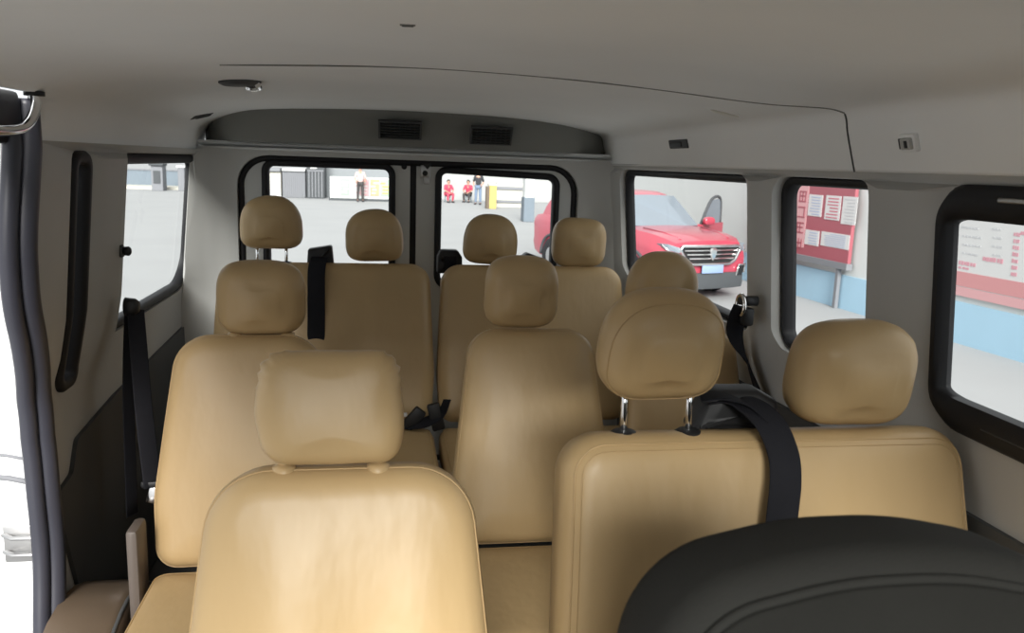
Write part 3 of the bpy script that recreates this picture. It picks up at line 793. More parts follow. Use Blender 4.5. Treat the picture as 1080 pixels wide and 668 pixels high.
# little knob on the left rear window post
p = atX(133, 265, -0.742)
t = thing('window_knob', 'small black knob on the post before the left rear window', 'knob', p)
b = bmesh.new(); lathe(b, [(0.008, -0.02), (0.009, -0.006), (0.013, -0.004), (0.014, 0.008), (0.009, 0.013), (0.0, 0.014)], (0, 0, 0), 'X'); obj('knob', b, BLACKPL, t)
b = bmesh.new(); box(b, (-0.012, 0, 0), (0.010, 0.024, 0.036), 0.004); obj('plate', b, DARKPL, t, angle=40)

# ------------------------------------------------------------------ outdoors
bm = bmesh.new(); bmesh.ops.create_grid(bm, x_segments=4, y_segments=4, size=150); bmesh.ops.translate(bm, vec=(0, 40, GROUND), verts=bm.verts)
g = obj('ground', bm, CONC, smooth=False); struct(g)

# wall on the right of the yard
WA = Vector((7.60, 6.2)); WB = Vector((6.35, 26.0)); WD = (WB-WA).normalized(); WN = Vector((-WD.y, WD.x))     # WN points to the van
def on_wall(x, y, off=0.0):
    d = ray(x, y); A = WA+WN*off
    k = (A.x*WN.x+A.y*WN.y)/(d.x*WN.x+d.y*WN.y); p = EYE+d*k
    return (Vector((p.x, p.y))-A).dot(WD), p.z-GROUND
def wall3(s, h, off): 
    q = WA+WD*s+WN*off; return Vector((q.x, q.y, GROUND+h))
def wbox(bm, s0, s1, h0, h1, o0, o1):
    rings(bm, [[wall3(s0, h0, o), wall3(s1, h0, o), wall3(s1, h1, o), wall3(s0, h1, o)] for o in (o0, o1)])
LW = (WB-WA).length
t = thing('yard_wall', 'white yard wall with a pale blue painted foot, seen through the right windows', 'wall', (WA.x, WA.y, GROUND))
def wobj(name, bm, m, par, smooth=False):
    bmesh.ops.translate(bm, vec=-par.location, verts=bm.verts); return obj(name, bm, m, par, smooth=smooth)
b = bmesh.new(); wbox(b, -3.5, LW, 0, 3.4, -0.25, 0); wobj('wall_face', b, WHITEW, t)
b = bmesh.new(); wbox(b, -3.5, LW, 0, 0.54, 0.002, 0.03); wobj('blue_foot', b, BLUEW, t)
b = bmesh.new(); wbox(b, -3.5, LW, 3.4, 3.5, -0.30, 0.05); wobj('coping', b, CREAM, t)
# red notice board with papers
s_r, _ = on_wall(904, 240); s_m, _ = on_wall(838, 240)
s_l = s_m+1.3
t = thing('notice_board', 'red notice board with white sheets behind the middle right window', 'notice board', wall3(s_r, 0.7, 0.05))
b = bmesh.new(); wbox(b, s_r, s_l, 0.70, 2.5, 0.04, 0.10); wobj('board_panel', b, REDB, t)
b = bmesh.new(); wbox(b, s_r-0.04, s_l+0.04, 0.64, 0.74, 0.035, 0.14); wobj('bottom_rail', b, GREYW, t)
for q in (s_r+0.18, s_l-0.25): b = bmesh.new(); wbox(b, q, q+0.07, 0.0, 0.66, 0.06, 0.12); wobj('post', b, GREYW, t)
def sheet(par, x0, y0, x1, y1, m, ink, rows, cols=1, o=0.10, seed=0):
    sa, ha = on_wall(x0, y0, o); sb, hb = on_wall(x1, y1, o); s0, s1 = min(sa, sb), max(sa, sb); h0, h1 = min(ha, hb), max(ha, hb)
    b = bmesh.new(); wbox(b, s0, s1, h0, h1, o, o+0.006); pp = wobj('paper', b, m, par)
    r = random.Random(seed)
    b = bmesh.new()
    for i in range(rows):
        hh = h0+(h1-h0)*(i+0.7)/(rows+0.6)
        for c in range(cols):
            a = s0+(s1-s0)*(c+0.12)/cols; e = s0+(s1-s0)*(c+0.12+r.uniform(0.55, 0.78))/cols
            wbox(b, a, e, hh-(h1-h0)/rows*0.17, hh+(h1-h0)/rows*0.17, o+0.006, o+0.009)
    if rows: 
        bmesh.ops.translate(b, vec=-par.location, verts=b.verts); obj('printed_lines', b, ink, pp, smooth=False)
    return s0, s1, h0, h1
sheet(t, 854, 205, 866, 229, PAPER, INKB, 7, seed=1); sheet(t, 872, 206, 885, 233, PAPER, INKR, 7, seed=2); sheet(t, 890, 207, 902, 238, PAPER, INKG, 8, seed=3)
sheet(t, 850, 242, 863, 260, PAPER, INKB, 5, seed=4); sheet(t, 867, 244, 895, 264, PAPER, INKB, 7, seed=5)
s0, h0 = on_wall(849.5, 240, 0.10)
b = bmesh.new(); wbox(b, s0, s_l-0.1, 0.86, 2.44, 0.10, 0.106); pk = wobj('paper', b, PINKB, t)
b = bmesh.new()
sc, _ = on_wall(845, 230, 0.10)
for i in range(5):             # a column of brush-stroke characters
    hc = 1.98-0.265*i
    for (a, e, u, v) in ((-0.11, 0.11, 0.075, 0.10), (-0.09, 0.09, 0.0, 0.025), (-0.11, 0.11, -0.09, -0.065), (-0.015, 0.015, -0.08, 0.09), (-0.10, -0.07, -0.08, 0.08), (0.07, 0.10, -0.08, 0.08)):
        if (i+int(a*100)) % 4 == 1: continue
        wbox(b, sc+a, sc+e, hc+u, hc+v, 0.106, 0.110)
bmesh.ops.translate(b, vec=-t.location, verts=b.verts); obj('lettering', b, REDB, pk, smooth=False)
# white panel with printing, nearer
s_e, _ = on_wall(1000, 270); 
t = thing('wall_poster', 'white printed wall panel with a red stripe behind the front right window', 'poster', wall3(0, 0.62, 0.03))
b = bmesh.new(); wbox(b, -2.6, s_e+0.5, 0.62, 2.5, 0.005, 0.035); wobj('poster_panel', b, PAPER, t)
b = bmesh.new(); wbox(b, -2.6, s_e+0.5, 0.745, 0.93, 0.035, 0.040); wobj('red_stripe', b, STRIPE, t)
b = bmesh.new(); wbox(b, -2.6, s_e+0.5, 0.62, 0.735, 0.035, 0.038); wobj('grey_stripe', b, PINKB, t)
b = bmesh.new(); r = random.Random(8)
def tline(ink, x0, x1, y, hgt, dash=1):
    b = bmesh.new(); sa, ha = on_wall(x0, y, 0.035); sb, hb = on_wall(x1, y+(x1-x0)*0.13, 0.035)
    s0, s1 = min(sa, sb), max(sa, sb); n = max(3, int((s1-s0)/0.05)) if dash else 1
    for k in range(n):
        a = s0+(s1-s0)*k/n; e = a+(s1-s0)/n*r.uniform(0.6, 0.9)
        h = (ha+hb)/2; wbox(b, a, e, h-hgt/2*r.uniform(0.7, 1), h+hgt/2*r.uniform(0.7, 1), 0.035, 0.038)
    wobj('text_line', b, ink, t)
for i in range(5):
    tline(INKG, 1014, 1036-r.uniform(0, 6), 230+9.2*i, 0.028); tline(INKG, 1046, 1060-r.uniform(0, 5), 232+9.2*i, 0.028)
tline(INKP, 1010, 1029, 277, 0.055); tline(INKP, 1036, 1058, 273, 0.06); tline(INKP, 1010, 1022, 282, 0.03)
for i in range(7): tline(INKP, 1069-0.6*i, 1076-0.6*i, 247+7*i, 0.05)
tline(INKP, 1071, 1090, 245, 0.05, 0)

# ------------------------------------------------------------------ red cars
def loft_x(bm, secs):
    rings(bm, secs)
def make_car(name, label, loc, rz, paint, doors_open, group):
    """front at local -Y, origin on the ground below the front bumper"""
    t = thing(name, label, 'car', loc, rz, group)
    W, L = 0.925, 4.5
    # lower body: sections along Y, half-outline in x,z
    stations = [  # y, half width, z bottom, z shoulder, z top(hood/deck), crown width
        (0.00, 0.62, 0.34, 0.70, 0.86, 0.50), (0.06, 0.80, 0.27, 0.74, 0.96, 0.66), (0.22, 0.89, 0.24, 0.80, 1.02, 0.74), (0.50, 0.92, 0.24, 0.86, 1.07, 0.78),
        (0.90, 0.925, 0.24, 0.90, 1.10, 0.80), (1.25, 0.925, 0.24, 0.93, 1.13, 0.82), (2.2, 0.925, 0.24, 0.96, 1.12, 0.86), (3.4, 0.92, 0.24, 1.00, 1.14, 0.86), (4.1, 0.90, 0.27, 1.02, 1.15, 0.84), (4.42, 0.84, 0.34, 1.0, 1.12, 0.76), (4.5, 0.72, 0.42, 0.95, 1.06, 0.66)]
    bm = bmesh.new(); R = []
    for y, w, zb, zs, zt, cw in stations:
        half = [(w*0.80, zb), (w*0.96, zb+0.05), (w, zb+0.22), (w*0.985, (zb+zs)/2), (w, zs-0.05), (w*0.975, zs+0.03), (cw, zt-0.02), (cw*0.6, zt+0.012), (0.0, zt+0.02)]
        pr = [Vector((x, y, z)) for x, z in half]+[Vector((-x, y, z)) for x, z in half[::-1][1:]]
        R.append(pr)
    rings(bm, R); obj('body', bm, paint, t, angle=35)
    # cabin
    bm = bmesh.new(); R = []
    for w, y0, y1, z in ((0.83, 1.10, 4.25, 1.08), (0.79, 1.40, 4.15, 1.28), (0.71, 1.74, 4.00, 1.52), (0.66, 1.92, 3.88, 1.64), (0.60, 2.12, 3.75, 1.685), (0.40, 2.3, 3.5, 1.70)):
        P = rpoly([(-w, y0+0.10, 0.22), (-w*0.55, y0, 0.5), (w*0.55, y0, 0.5), (w, y0+0.10, 0.22), (w, y1, 0.15), (-w, y1, 0.15)], seg=5, step=10)
        R.append([Vector((p.x, p.y, z)) for p in P])
    rings(bm, R); obj('cabin_roof', bm, paint, t, angle=40)
    # windscreen and side glass: slightly proud of the cabin
    def quad(pts, off, nrm, m, nm, par=t):
        bm = bmesh.new(); n = Vector(nrm).normalized()*off
        rings(bm, [[Vector(p)+n*0.2 for p in pts], [Vector(p)+n for p in pts]]); return obj(nm, bm, m, par, smooth=False)
    quad([(-0.74, 1.24, 1.11), (-0.45, 1.16, 1.11), (0, 1.14, 1.11), (0.45, 1.16, 1.11), (0.74, 1.24, 1.11), (0.60, 1.80, 1.60), (0.3, 1.755, 1.615), (0, 1.75, 1.62), (-0.3, 1.755, 1.615), (-0.60, 1.80, 1.60)], 0.03, (0, -0.65, 0.55), CARGLASS, 'windscreen')
    for s in (-1, 1):
        quad([(s*0.80, 1.62, 1.14), (s*0.80, 2.62, 1.15), (s*0.69, 2.62, 1.58), (s*0.69, 2.05, 1.57)], 0.03, (s, 0, 0.25), CARGLASS, 'side_window')
        quad([(s*0.80, 2.70, 1.15), (s*0.80, 3.75, 1.18), (s*0.70, 3.55, 1.56), (s*0.69, 2.70, 1.58)], 0.03, (s, 0, 0.25), CARGLASS, 'side_window')
    for s in (-1, 1):      # wheels
        for y in (0.86, 3.55):
            bm = bmesh.new(); lathe(bm, [(0.20, -0.11), (0.31, -0.115), (0.345, -0.09), (0.35, 0), (0.345, 0.09), (0.31, 0.115), (0.20, 0.11)], (s*0.83, y, 0.35), 'X', 28)
            wh = obj('wheel', bm, RUBBER, t, angle=40)
            bm = bmesh.new(); lathe(bm, [(0.0, 0.12), (0.05, 0.125), (0.21, 0.118), (0.225, 0.10), (0.225, -0.10), (0.0, -0.12)], (s*0.835, y, 0.35), 'X', 28); obj('rim', bm, STEEL, wh, angle=30)
            bm = bmesh.new(); tube(bm, [Vector((s*0.915, y+0.41*math.cos(PI*k/14), 0.35+0.41*math.sin(PI*k/14))) for k in range(15)], 0.03, 8); obj('wheel_arch', bm, DKGREY, t)
    # front: lower bumper, grille, lamps, plate
    bm = bmesh.new(); R = []
    for x, y in ((-0.86, 0.22), (-0.78, 0.05), (-0.5, -0.035), (0, -0.055), (0.5, -0.035), (0.78, 0.05), (0.86, 0.22)):
        R.append([Vector((x, y, 0.20)), Vector((x, y-0.015, 0.28)), Vector((x, y, 0.46)), Vector((x, y+0.2, 0.46)), Vector((x, y+0.2, 0.20))])
    rings(bm, R); obj('lower_bumper', bm, DKGREY, t, angle=40)
    GP = [(-0.58, 0.90), (0.58, 0.90), (0.62, 0.84), (0.50, 0.66), (0.38, 0.61), (-0.38, 0.61), (-0.50, 0.66), (-0.62, 0.84)]
    def gy(x): return -0.075+0.055*(abs(x)/0.62)**2
    bm = bmesh.new(); rings(bm, [[Vector((x, gy(x)+o, z)) for x, z in GP] for o in (0.10, 0.0)]); gr = obj('grille', bm, BLACKPL, t, smooth=False)
    bm = bmesh.new(); pts = []
    for i in range(len(GP)):
        a, c = GP[i], GP[(i+1) % len(GP)]
        for k in range(4): x = a[0]+(c[0]-a[0])*k/4; z = a[1]+(c[1]-a[1])*k/4; pts.append(Vector((x, gy(x)-0.005, z)))
    tube(bm, pts, 0.024, 8, closed=True); obj('grille_surround', bm, CHROME, gr)
    for z in (0.70, 0.765, 0.83):
        bm = bmesh.new(); hw = 0.46+0.7*(z-0.70)
        R = []
        for k in range(9):
            x = -hw+2*hw*k/8; y = gy(x)-0.012; R.append([Vector((x, y, z-0.012)), Vector((x, y-0.012, z)), Vector((x, y, z+0.012)), Vector((x, y+0.02, z))])
        rings(bm, R); obj('grille_bar', bm, CHROME, gr, angle=30)
    bm = bmesh.new()      # lozenge emblem: a faceted horse-head like shield
    EP = [(-0.075, 0.84), (-0.03, 0.875), (0.03, 0.875), (0.078, 0.85), (0.06, 0.74), (0.0, 0.66), (-0.05, 0.73)]
    rings(bm, [[Vector((x*s, -0.075-o, 0.77+(z-0.77)*s)) for x, z in EP] for s, o in ((1, 0), (1, 0.015), (0.7, 0.03))]); obj('emblem', bm, CHROME, gr, smooth=False)
    for s in (-1, 1):
        HP = [(0.60, 0.865), (0.80, 0.93), (0.845, 0.92), (0.80, 0.83), (0.64, 0.80)]
        bm = bmesh.new(); rings(bm, [[Vector((s*x, (0.00 if x < 0.7 else 0.11 if x < 0.82 else 0.2)-o, z)) for x, z in HP] for o in (-0.12, 0.03)]); hl = obj('headlamp', bm, CARGLASS, t, smooth=False)
        bm = bmesh.new(); tube(bm, [Vector((s*x, (0.00 if x < 0.7 else 0.11 if x < 0.82 else 0.2)-0.035, z-0.005)) for x, z in ((0.58, 0.80), (0.70, 0.815), (0.80, 0.835), (0.85, 0.92))], 0.014, 6); obj('chrome_strip', bm, CHROME, hl)
        FP = [(0.57, 0.40), (0.76, 0.40), (0.80, 0.58), (0.62, 0.58)]
        bm = bmesh.new(); rings(bm, [[Vector((s*x, (0.0 if x < 0.7 else 0.05)-o, z)) for x, z in FP] for o in (-0.1, 0.02)]); fl = obj('fog_lamp', bm, BLACKPL, t, smooth=False)
        bm = bmesh.new(); tube(bm, [Vector((s*x, (0.0 if x < 0.7 else 0.05)-0.025, z)) for x, z in ((0.57, 0.40), (0.62, 0.58), (0.80, 0.58), (0.78, 0.44))], 0.018, 6); obj('fog_lamp_rim', bm, CHROME, fl)
        if s in doors_open: continue
        bm = bmesh.new(); P = superell(0.11, 0.075, 0.065, 2.6, 3, 24); cu = cushion(P, 0.10, 0.03, 0.01); xform(cu, Matrix.Translation(Vector((s*1.02, 1.52, 1.18)))); obj('wing_mirror', cu, paint, t)
    bm = bmesh.new(); box(bm, (0.02, -0.075, 0.53), (0.44, 0.02, 0.14), 0.006); pl = obj('number_plate', bm, PLATE, t, angle=40)
    bm = bmesh.new(); box(bm, (0, -0.02, 1.095), (0.01, 0.01, 0.01)); bm.free()
    # hood creases
    for s in (-1, 1):
        bm = bmesh.new(); tube(bm, [Vector((s*0.50, 0.14, 1.005)), Vector((s*0.56, 0.5, 1.077)), Vector((s*0.62, 1.0, 1.118))], 0.008, 6); obj('hood_crease', bm, paint, t)
    for s in doors_open:
        # swung front door: panel plus window frame and glass, hinged at the front edge
        dm = Matrix.Translation(Vector((s*0.93, 1.42, 0))) @ Matrix.Rotation(s*math.radians(-62), 4, 'Z').inverted()
        def dpt(u, z, o=0): return dm @ Vector((s*0+o*s, u, z))
        ang = math.radians(62)
        def dpt(u, z, o=0):
            ux, uy = s*math.sin(ang), math.cos(ang); nx, ny = s*math.cos(ang), -math.sin(ang)
            return Vector((s*0.93+ux*u+nx*o, 1.42+uy*u+ny*o, z))
        P = rpoly([(0.0, 0.34, 0.05), (1.05, 0.34, 0.12), (1.08, 1.13, 0.02), (0.0, 1.13, 0.02)], seg=4, step=0.2)
        bm = bmesh.new(); rings(bm, [[dpt(p.x, p.y, o) for p in P] for o in (-0.06, 0.06)]); d = obj('open_door', bm, paint, t, smooth=False)
        fr = [(0.10, 1.13), (0.52, 1.56), (0.98, 1.58), (1.06, 1.13)]
        bm = bmesh.new(); tube(bm, smooth_path([dpt(u, z) for u, z in fr], 5), 0.028, 8); obj('door_window_frame', bm, DKGREY, d)
        bm = bmesh.new(); rings(bm, [[dpt(u, z, o) for u, z in fr] for o in (-0.004, 0.004)]); obj('door_glass', bm, CARGLASS, d, smooth=False)
        cu = cushion(superell(0.12, 0.08, 0.07, 2.6, 3, 24), 0.10, 0.03, 0.01)
        xform(cu, Matrix.Translation(dpt(0.12, 1.19, 0.14))); obj('door_mirror', cu, paint, d)
    return t
p = atZ(741, 317, GROUND)
make_car('suv', 'red SUV with a chrome grille and open front door behind the right side window', (p.x+0.06, p.y, GROUND), 0.32, RED, (1,), None)

# ------------------------------------------------------------------ far side of the yard
def fbox(bm, px0, px1, py0, py1, Y, d, zb=None):
    """block seen between two picture columns at distance Y, standing on the ground"""
    a, c = atY(px0, py1, Y), atY(px1, py0, Y); z0 = a.z if zb is None else zb
    box(bm, ((a.x+c.x)/2, Y+d/2, (z0+c.z)/2), (abs(c.x-a.x), d, abs(c.z-z0)))
def place(name, label, cat, px0, px1, py0, Y, d, m, group=None, details=None, py1=200):
    a, c = atY(px0, py1, Y), atY(px1, py0, Y)
    w, h = c.x-a.x, c.z-GROUND
    t = thing(name, label, cat, ((a.x+c.x)/2, Y, GROUND), 0, group)
    b = bmesh.new(); box(b, (0, d/2, h/2), (w, d, h), 0.02); obj('body', b, m, t, smooth=False)
    if details: details(t, w, h)
    return t
def ribs(n, m=GREYW, k=0.02):
    def f(t, w, h):
        b = bmesh.new()
        for i in range(n): box(b, (-w/2+w*(i+0.5)/n, -0.03, h/2), (w/n*0.35, 0.05, h*0.94))
        obj('panel_ribs', b, m, t, smooth=False)
    return f
def roofcap(m=WHITEW):
    def f(t, w, h):
        b = bmesh.new(); box(b, (0, 1.0, h+0.06), (w, 2.3, 0.12), 0.02); obj('roof_edge', b, m, t, smooth=False)
    return f
YF = 43.0
def cream_d(t, w, h):
    b = bmesh.new(); box(b, (0, -0.03, h*0.12), (w, 0.06, h*0.24)); obj('plinth', b, WHITEW, t, smooth=False)
    b = bmesh.new(); box(b, (0, 0.9, h+0.08), (w, 2.2, 0.16), 0.02); obj('coping', b, GREYW, t, smooth=False)
place('boundary_wall', 'cream boundary wall at the far left of the left rear door window', 'wall', 250, 296, 181, YF, 1.8, CREAM, None, cream_d)
def shed_d(t, w, h):
    ribs(12, GREYW)(t, w, h); roofcap()(t, w, h)
place('metal_shed', 'grey ribbed metal shed across the yard left of the dark doorway', 'shed', 298, 322, 181, YF, 2.0, GREYW, None, shed_d)
def gate_d(t, w, h):
    b = bmesh.new()
    for i in range(5): box(b, (-w*0.36+w*0.18*i, -0.04, h*0.36), (0.05, 0.06, h*0.66))
    box(b, (0, -0.04, h*0.70), (w*0.9, 0.06, 0.08)); obj('gate_bars', b, GREYW, t, smooth=False)
    b = bmesh.new(); box(b, (-w*0.1, -0.05, h*0.80), (w*0.35, 0.05, h*0.10)); obj('sign_plate', b, PAPER, t, smooth=False)
    b = bmesh.new(); box(b, (0, 0.6, h+0.05), (w, 1.6, 0.10)); obj('lintel', b, DKGREY, t, smooth=False)
place('doorway', 'dark barred doorway across the yard beside the grey shed', 'doorway', 323.5, 342, 168, YF-0.2, 1.4, DKGREY, None, gate_d)
def office_d(t, w, h):
    b = bmesh.new()
    for u in (-0.33, 0.36): box(b, (w*u, -0.03, h*0.82), (w*0.18, 0.08, h*0.22))
    obj('window', b, PAPER, t, smooth=False)
    b = bmesh.new(); box(b, (0, 0.8, h+0.08), (w+0.2, 2.0, 0.16)); obj('roof_edge', b, WHITEW, t, smooth=False)
place('office_building', 'pale grey low building behind the poster boards and the standing person', 'building', 344, 432, 160, YF+1.5, 5.0, mat('light_grey_render', (0.21, 0.225, 0.235, 1), 0.85, var=0.05), None, office_d)
def posters_d(t, w, h):
    cols = [PAPER, GREENP, PAPER, PINKB, ORANGEP, GREENP]
    n = 6
    for i in range(n):
        b = bmesh.new(); box(b, (-w/2+w*(i+0.5)/n, -0.02, h*0.58), (w/n*0.9, 0.05, h*0.70)); pp = obj('poster', b, cols[i], t, smooth=False)
        b = bmesh.new(); r = random.Random(i)
        for k in range(4): box(b, (-w/2+w*(i+0.5)/n+r.uniform(-0.1, 0.1), -0.05, h*(0.35+0.14*k)), (w/n*r.uniform(0.35, 0.7), 0.02, 0.07))
        obj('printed_lines', b, [GREENP, PAPER, PINKB, PAPER, PAPER, YEL][i], pp, smooth=False)
    b = bmesh.new(); box(b, (0, -0.06, 0.06), (w+0.1, 0.22, 0.12)); obj('dark_foot', b, DKGREY, t, smooth=False)
place('poster_stand', 'row of coloured poster boards on a dark foot behind the standing person', 'notice board', 348, 411, 188, 41.5, 0.12, WHITEW, None, posters_d)
place('boundary_wall', 'long low pale wall across the yard behind the people in red', 'wall', 434, 610, 170, YF+2, 0.5, mat('off_white_render', (0.31, 0.315, 0.31, 1), 0.85, var=0.06), None, lambda t, w, h: obj('coping', box(bmesh.new(), (0, 0.25, h+0.05), (w+0.1, 0.7, 0.10)), GREYW, t, smooth=False))
def kerb_d(t, w, h):
    b = bmesh.new(); box(b, (0, -0.04, h*0.80), (w, 0.1, h*0.12)); box(b, (0, -0.04, h*0.25), (w, 0.1, h*0.10)); obj('grey_rail', b, GREYW, t, smooth=False)
place('low_barrier', 'pale barrier with two grey rails between the yellow post and the white pillar', 'barrier', 524, 554, 194, 39.0, 0.4, CREAM, None, kerb_d)
def pillar_d(t, w, h):
    b = bmesh.new(); box(b, (0, 0.3, 0.45), (w+0.06, 0.66, 0.9), 0.02); obj('blue_foot', b, BLUEGREY, t, smooth=False)
    b = bmesh.new(); box(b, (0, 0.3, h-0.1), (w+0.14, 0.75, 0.2), 0.02); obj('cap', b, WHITEW, t, smooth=False)
place('gate_pillar', 'white square pillar with a blue grey foot in the right rear door window', 'pillar', 554, 566, 135, 29.5, 0.6, WHITEW, None, pillar_d)
def bin_d(t, w, h):
    b = bmesh.new(); box(b, (-w*0.62, 0.2, h*0.48), (w*0.5, 0.4, h*0.96), 0.02); obj('brown_side', b, BROWNV, t, smooth=False)
    b = bmesh.new(); box(b, (0, 0.2, h+0.03), (w+0.05, 0.48, 0.08), 0.02); obj('lid', b, CREAM, t, smooth=False)
place('yellow_post', 'yellow box post standing right of the man in dark clothes', 'post', 516, 524, 196, 37.5, 0.4, YEL, None, bin_d)
# left side: low wall and box far away
def band_d(t, w, h):
    b = bmesh.new(); box(b, (0, -1.2, 0.07), (w, 2.4, 0.14)); obj('kerb', b, CREAM, t, smooth=False)
    b = bmesh.new(); box(b, (0, 0.15, h+0.04), (w, 0.4, 0.08)); obj('coping', b, GREYW, t, smooth=False)
place('boundary_wall', 'low blue grey wall far across the yard in the left side window', 'wall', 60, 260, 183, 50.5, 0.3, BLUEGREY, None, band_d)
def cab_d(t, w, h):
    b = bmesh.new(); box(b, (0, 0.3, h+0.06), (w*1.25, 0.9, 0.12), 0.02); obj('roof', b, DKGREY, t, smooth=False)
    b = bmesh.new(); box(b, (0, -0.02, h*0.55), (w*0.6, 0.05, h*0.5)); obj('door', b, DKGREY, t, smooth=False)
place('guard_booth', 'small grey booth before the low wall in the left side window', 'booth', 160, 171, 175, 46.5, 0.8, GREYW, None, cab_d)
place('gate_pillar', 'grey post at the right edge of the left side window', 'pillar', 188, 194, 177, 47, 0.5, GREYW, None, lambda t, w, h: obj('cap', box(bmesh.new(), (0, 0.25, h+0.05), (w+0.1, 0.6, 0.10)), WHITEW, t, smooth=False))

# ------------------------------------------------------------------ people far across the yard
def skin_mesh(name, verts, edges, rad, m, parent, sub=2):
    me = bpy.data.meshes.new(name); me.from_pydata([Vector(v) for v in verts], edges, []); me.materials.append(m)
    o = link(bpy.data.objects.new(name, me), parent)
    sk = o.modifiers.new('skin', 'SKIN'); sk.use_smooth_shade = True
    for i, r in enumerate(rad):
        rr = r if isinstance(r, tuple) else (r, r)
        me.skin_vertices[0].data[i].radius = rr; me.skin_vertices[0].data[i].use_root = (i == 0)
    s = o.modifiers.new('sub', 'SUBSURF'); s.levels = sub; s.render_levels = sub
    return o
def person(label, loc, rz, shirt, trousers, pose, H=1.68):
    t = thing('person', label, 'person', loc, rz, 'people across the yard')
    k = H/1.68
    if pose == 'stand':
        J = dict(pel=(0, 0, 0.92), sp=(0, 0.0, 1.12), ch=(0, 0.0, 1.32), nk=(0, 0, 1.43), hb=(0, -0.01, 1.50), hm=(0, -0.015, 1.58), ht=(0, -0.005, 1.66))
        for s, n in ((1, 'l'), (-1, 'r')):
            J.update({n+'sh': (s*0.17, 0, 1.37), n+'el': (s*0.25, 0.03, 1.10), n+'wr': (s*0.20, -0.14, 0.98), n+'hp': (s*0.09, 0, 0.88), n+'kn': (s*0.11, -0.02, 0.48), n+'an': (s*0.12, 0.02, 0.09), n+'to': (s*0.14, -0.15, 0.035)})
    else:
        J = dict(pel=(0, 0, 0.44), sp=(0, -0.03, 0.62), ch=(0, -0.06, 0.80), nk=(0, -0.08, 0.91), hb=(0, -0.10, 0.97), hm=(0, -0.11, 1.05), ht=(0, -0.10, 1.13))
        for s, n in ((1, 'l'), (-1, 'r')):
            J.update({n+'sh': (s*0.17, -0.07, 0.86), n+'el': (s*0.24, -0.18, 0.62), n+'wr': (s*0.12, -0.36, 0.54), n+'hp': (s*0.10, -0.02, 0.42), n+'kn': (s*0.15, -0.42, 0.46), n+'an': (s*0.13, -0.38, 0.09), n+'to': (s*0.15, -0.54, 0.035)})
    V, E, R, ix = [], [], [], {}
    def add(n, r, par=None, co=None):
        ix[n] = len(V); V.append(Vector(co if co is not None else J[n])*k); R.append(r)
        if par: E.append((ix[par], ix[n]))
    add('pel', (0.14, 0.11)); add('sp', (0.13, 0.10), 'pel'); add('ch', (0.15, 0.10), 'sp'); add('nk', 0.055, 'ch'); add('hb', (0.07, 0.08), 'nk'); add('hm', (0.075, 0.095), 'hb'); add('ht', (0.055, 0.07), 'hm')
    for n, s in (('l', 1), ('r', -1)):
        add(n+'sh', 0.055, 'ch'); add(n+'el', 0.042, n+'sh'); add(n+'wr', 0.028, n+'el')
        w = Vector(J[n+'wr']); d = (w-Vector(J[n+'el'])).normalized()
        add(n+'pm', (0.022, 0.036), n+'wr', w+d*0.06)
        side = d.cross(Vector((s, 0, 0))).normalized()
        for q in range(4):
            f0 = w+d*0.10+side*(0.03-0.02*q); L = (0.07, 0.08, 0.075, 0.058)[q]
            add(n+'f%d' % q, 0.010, n+'pm', f0); add(n+'g%d' % q, 0.008, n+'f%d' % q, f0+d*L*0.6+Vector((0, -0.015, -0.02)))
        add(n+'t0', 0.011, n+'pm', w+d*0.05+side*0.045); add(n+'t1', 0.008, n+'t0', w+d*0.09+side*0.06)
        add(n+'hp', 0.085, 'pel'); add(n+'kn', 0.055, n+'hp'); add(n+'an', 0.036, n+'kn'); add(n+'to', (0.035, 0.03), n+'an')
    skin_mesh('body', V, E, R, SKIN, t, 1)
    # clothes follow the body a little further out
    def sub(name, names, links_, rad, m):
        ii = {n: i for i, n in enumerate(names)}
        skin_mesh(name, [Vector(J[n])*k if isinstance(n, str) and n in J else n for n in names], [(ii[a], ii[b]) for a, b in links_], rad, m, t, 1)
    sub('shirt', ['sp', 'pel', 'ch', 'nk', 'lsh', 'lel', 'rsh', 'rel'], [('sp', 'pel'), ('sp', 'ch'), ('ch', 'nk'), ('ch', 'lsh'), ('lsh', 'lel'), ('ch', 'rsh'), ('rsh', 'rel')],
        [(0.155, 0.125), (0.16, 0.13), (0.17, 0.125), 0.07, 0.075, 0.058, 0.075, 0.058], shirt)
    sub('trousers', ['pel', 'lhp', 'lkn', 'lan', 'rhp', 'rkn', 'ran'], [('pel', 'lhp'), ('lhp', 'lkn'), ('lkn', 'lan'), ('pel', 'rhp'), ('rhp', 'rkn'), ('rkn', 'ran')],
        [(0.15, 0.12), 0.10, 0.075, 0.055, 0.10, 0.075, 0.055], trousers)
    hm = Vector(J['hm'])*k
    b = bmesh.new(); bmesh.ops.create_uvsphere(b, u_segments=16, v_segments=10, radius=1)
    for v in [v for v in b.verts if v.co.z < -0.55 or (v.co.y < -0.35 and v.co.z < 0.35)]: b.verts.remove(v)
    bmesh.ops.scale(b, vec=(0.092, 0.110, 0.118), verts=b.verts); bmesh.ops.translate(b, vec=hm+Vector((0, 0.012, 0.022)), verts=b.verts); obj('hair', b, HAIR, t)
    b = bmesh.new()          # face: eyes, nose, mouth
    for s in (-1, 1): bmesh.ops.create_uvsphere(b, u_segments=8, v_segments=6, radius=0.011, matrix=Matrix.Translation(hm+Vector((s*0.031, -0.092, 0.005))))
    obj('eyes', b, HAIR, t)
    b = bmesh.new(); rings(b, [[hm+Vector((-0.012, -0.092, -0.022)), hm+Vector((0.012, -0.092, -0.022)), hm+Vector((0, -0.112, -0.024))], [hm+Vector((-0.005, -0.094, 0.01)), hm+Vector((0.005, -0.094, 0.01)), hm+Vector((0, -0.098, 0.01))]]); obj('nose', b, SKIN, t)
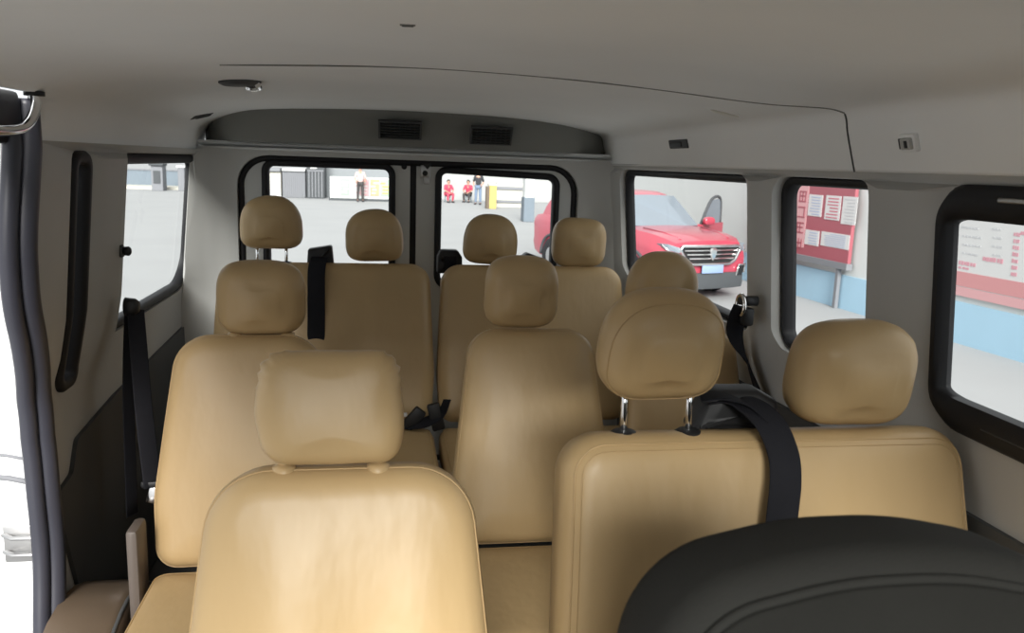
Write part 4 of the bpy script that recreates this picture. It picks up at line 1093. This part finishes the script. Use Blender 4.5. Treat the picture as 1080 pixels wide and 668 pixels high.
    b = bmesh.new(); box(b, hm+Vector((0, -0.090, -0.045)), (0.04, 0.012, 0.010), 0.003); obj('mouth', b, SHIRTR, t)
    b = bmesh.new()
    for s in (-1, 1): box(b, hm+Vector((s*0.088, 0.0, -0.002)), (0.016, 0.035, 0.055), 0.006)
    obj('ears', b, SKIN, t)
    b = bmesh.new()
    for n in 'lr':
        a = Vector(J[n+'an'])*k; box(b, (a.x, a.y-0.07, 0.045), (0.10, 0.27, 0.085), 0.03)
    obj('shoes', b, SHIRTD, t)
    return t
p = atZ(380, 213, GROUND); person('person in a pale shirt and dark trousers standing before the poster boards', p, 0.1, SHIRTW, PANTS, 'stand', 1.72)
p = atZ(504, 216, GROUND); person('person in dark clothes standing left of the yellow post', p, -0.3, SHIRTD, JEANS, 'stand', 1.72)
def stool(loc, label):
    t = thing('stool', label, 'stool', loc, 0, 'stools across the yard')
    b = bmesh.new(); box(b, (0, 0, 0.31), (0.32, 0.32, 0.04), 0.01); obj('seat', b, BLUEGREY, t, angle=40)
    for sx in (-1, 1):
        for sy in (-1, 1): b = bmesh.new(); tube(b, [(sx*0.15, sy*0.15, 0.005), (sx*0.12, sy*0.12, 0.30)], 0.015, 6); obj('leg', b, BLUEGREY, t)
for px, lab, rz in ((472, 'person in red sitting at the left edge of the right rear door window', 0.3), (494, 'person in red sitting beside the standing person in dark clothes', -0.4)):
    p = atZ(px, 213.5, GROUND); person(lab, p, rz, SHIRTR, PANTS if px > 480 else SHIRTR, 'sit', 1.68); stool(p, 'low stool under the ' + ('leftmost person in red' if px < 480 else 'person in red beside the dark-clothed person'))

# ------------------------------------------------------------------ light: overcast white sky
w = bpy.data.worlds.new('overcast_sky'); S.world = w; w.use_nodes = True
nt = w.node_tree; bg = nt.nodes['Background']
tc = nt.nodes.new('ShaderNodeTexCoord'); sep = nt.nodes.new('ShaderNodeSeparateXYZ'); rmp = nt.nodes.new('ShaderNodeValToRGB')
nt.links.new(tc.outputs['Generated'], sep.inputs[0]); nt.links.new(sep.outputs['Z'], rmp.inputs[0])
cr = rmp.color_ramp
cr.elements[0].color = (0.62, 0.65, 0.67, 1); cr.elements[1].color = (1.0, 0.99, 0.98, 1)
nt.links.new(rmp.outputs[0], bg.inputs[0]); bg.inputs[1].default_value = 1.65
sd = bpy.data.lights.new('hazy_sun', 'SUN'); sd.energy = 8.7; sd.angle = math.radians(24); sd.color = (1.0, 0.97, 0.93)
so = bpy.data.objects.new('hazy_sun', sd); COL.objects.link(so)
so.rotation_euler = Vector((0.10, 1.0, -0.47)).to_track_quat('-Z', 'Y').to_euler()
S.view_settings.view_transform = 'Standard'; S.view_settings.look = 'None'; S.view_settings.exposure = 0.0; S.view_settings.gamma = 1.0
S.view_settings.use_curve_mapping = False
S.cycles.max_bounces = 10; S.cycles.diffuse_bounces = 6; S.cycles.transparent_max_bounces = 12
S.cycles.use_denoising = True
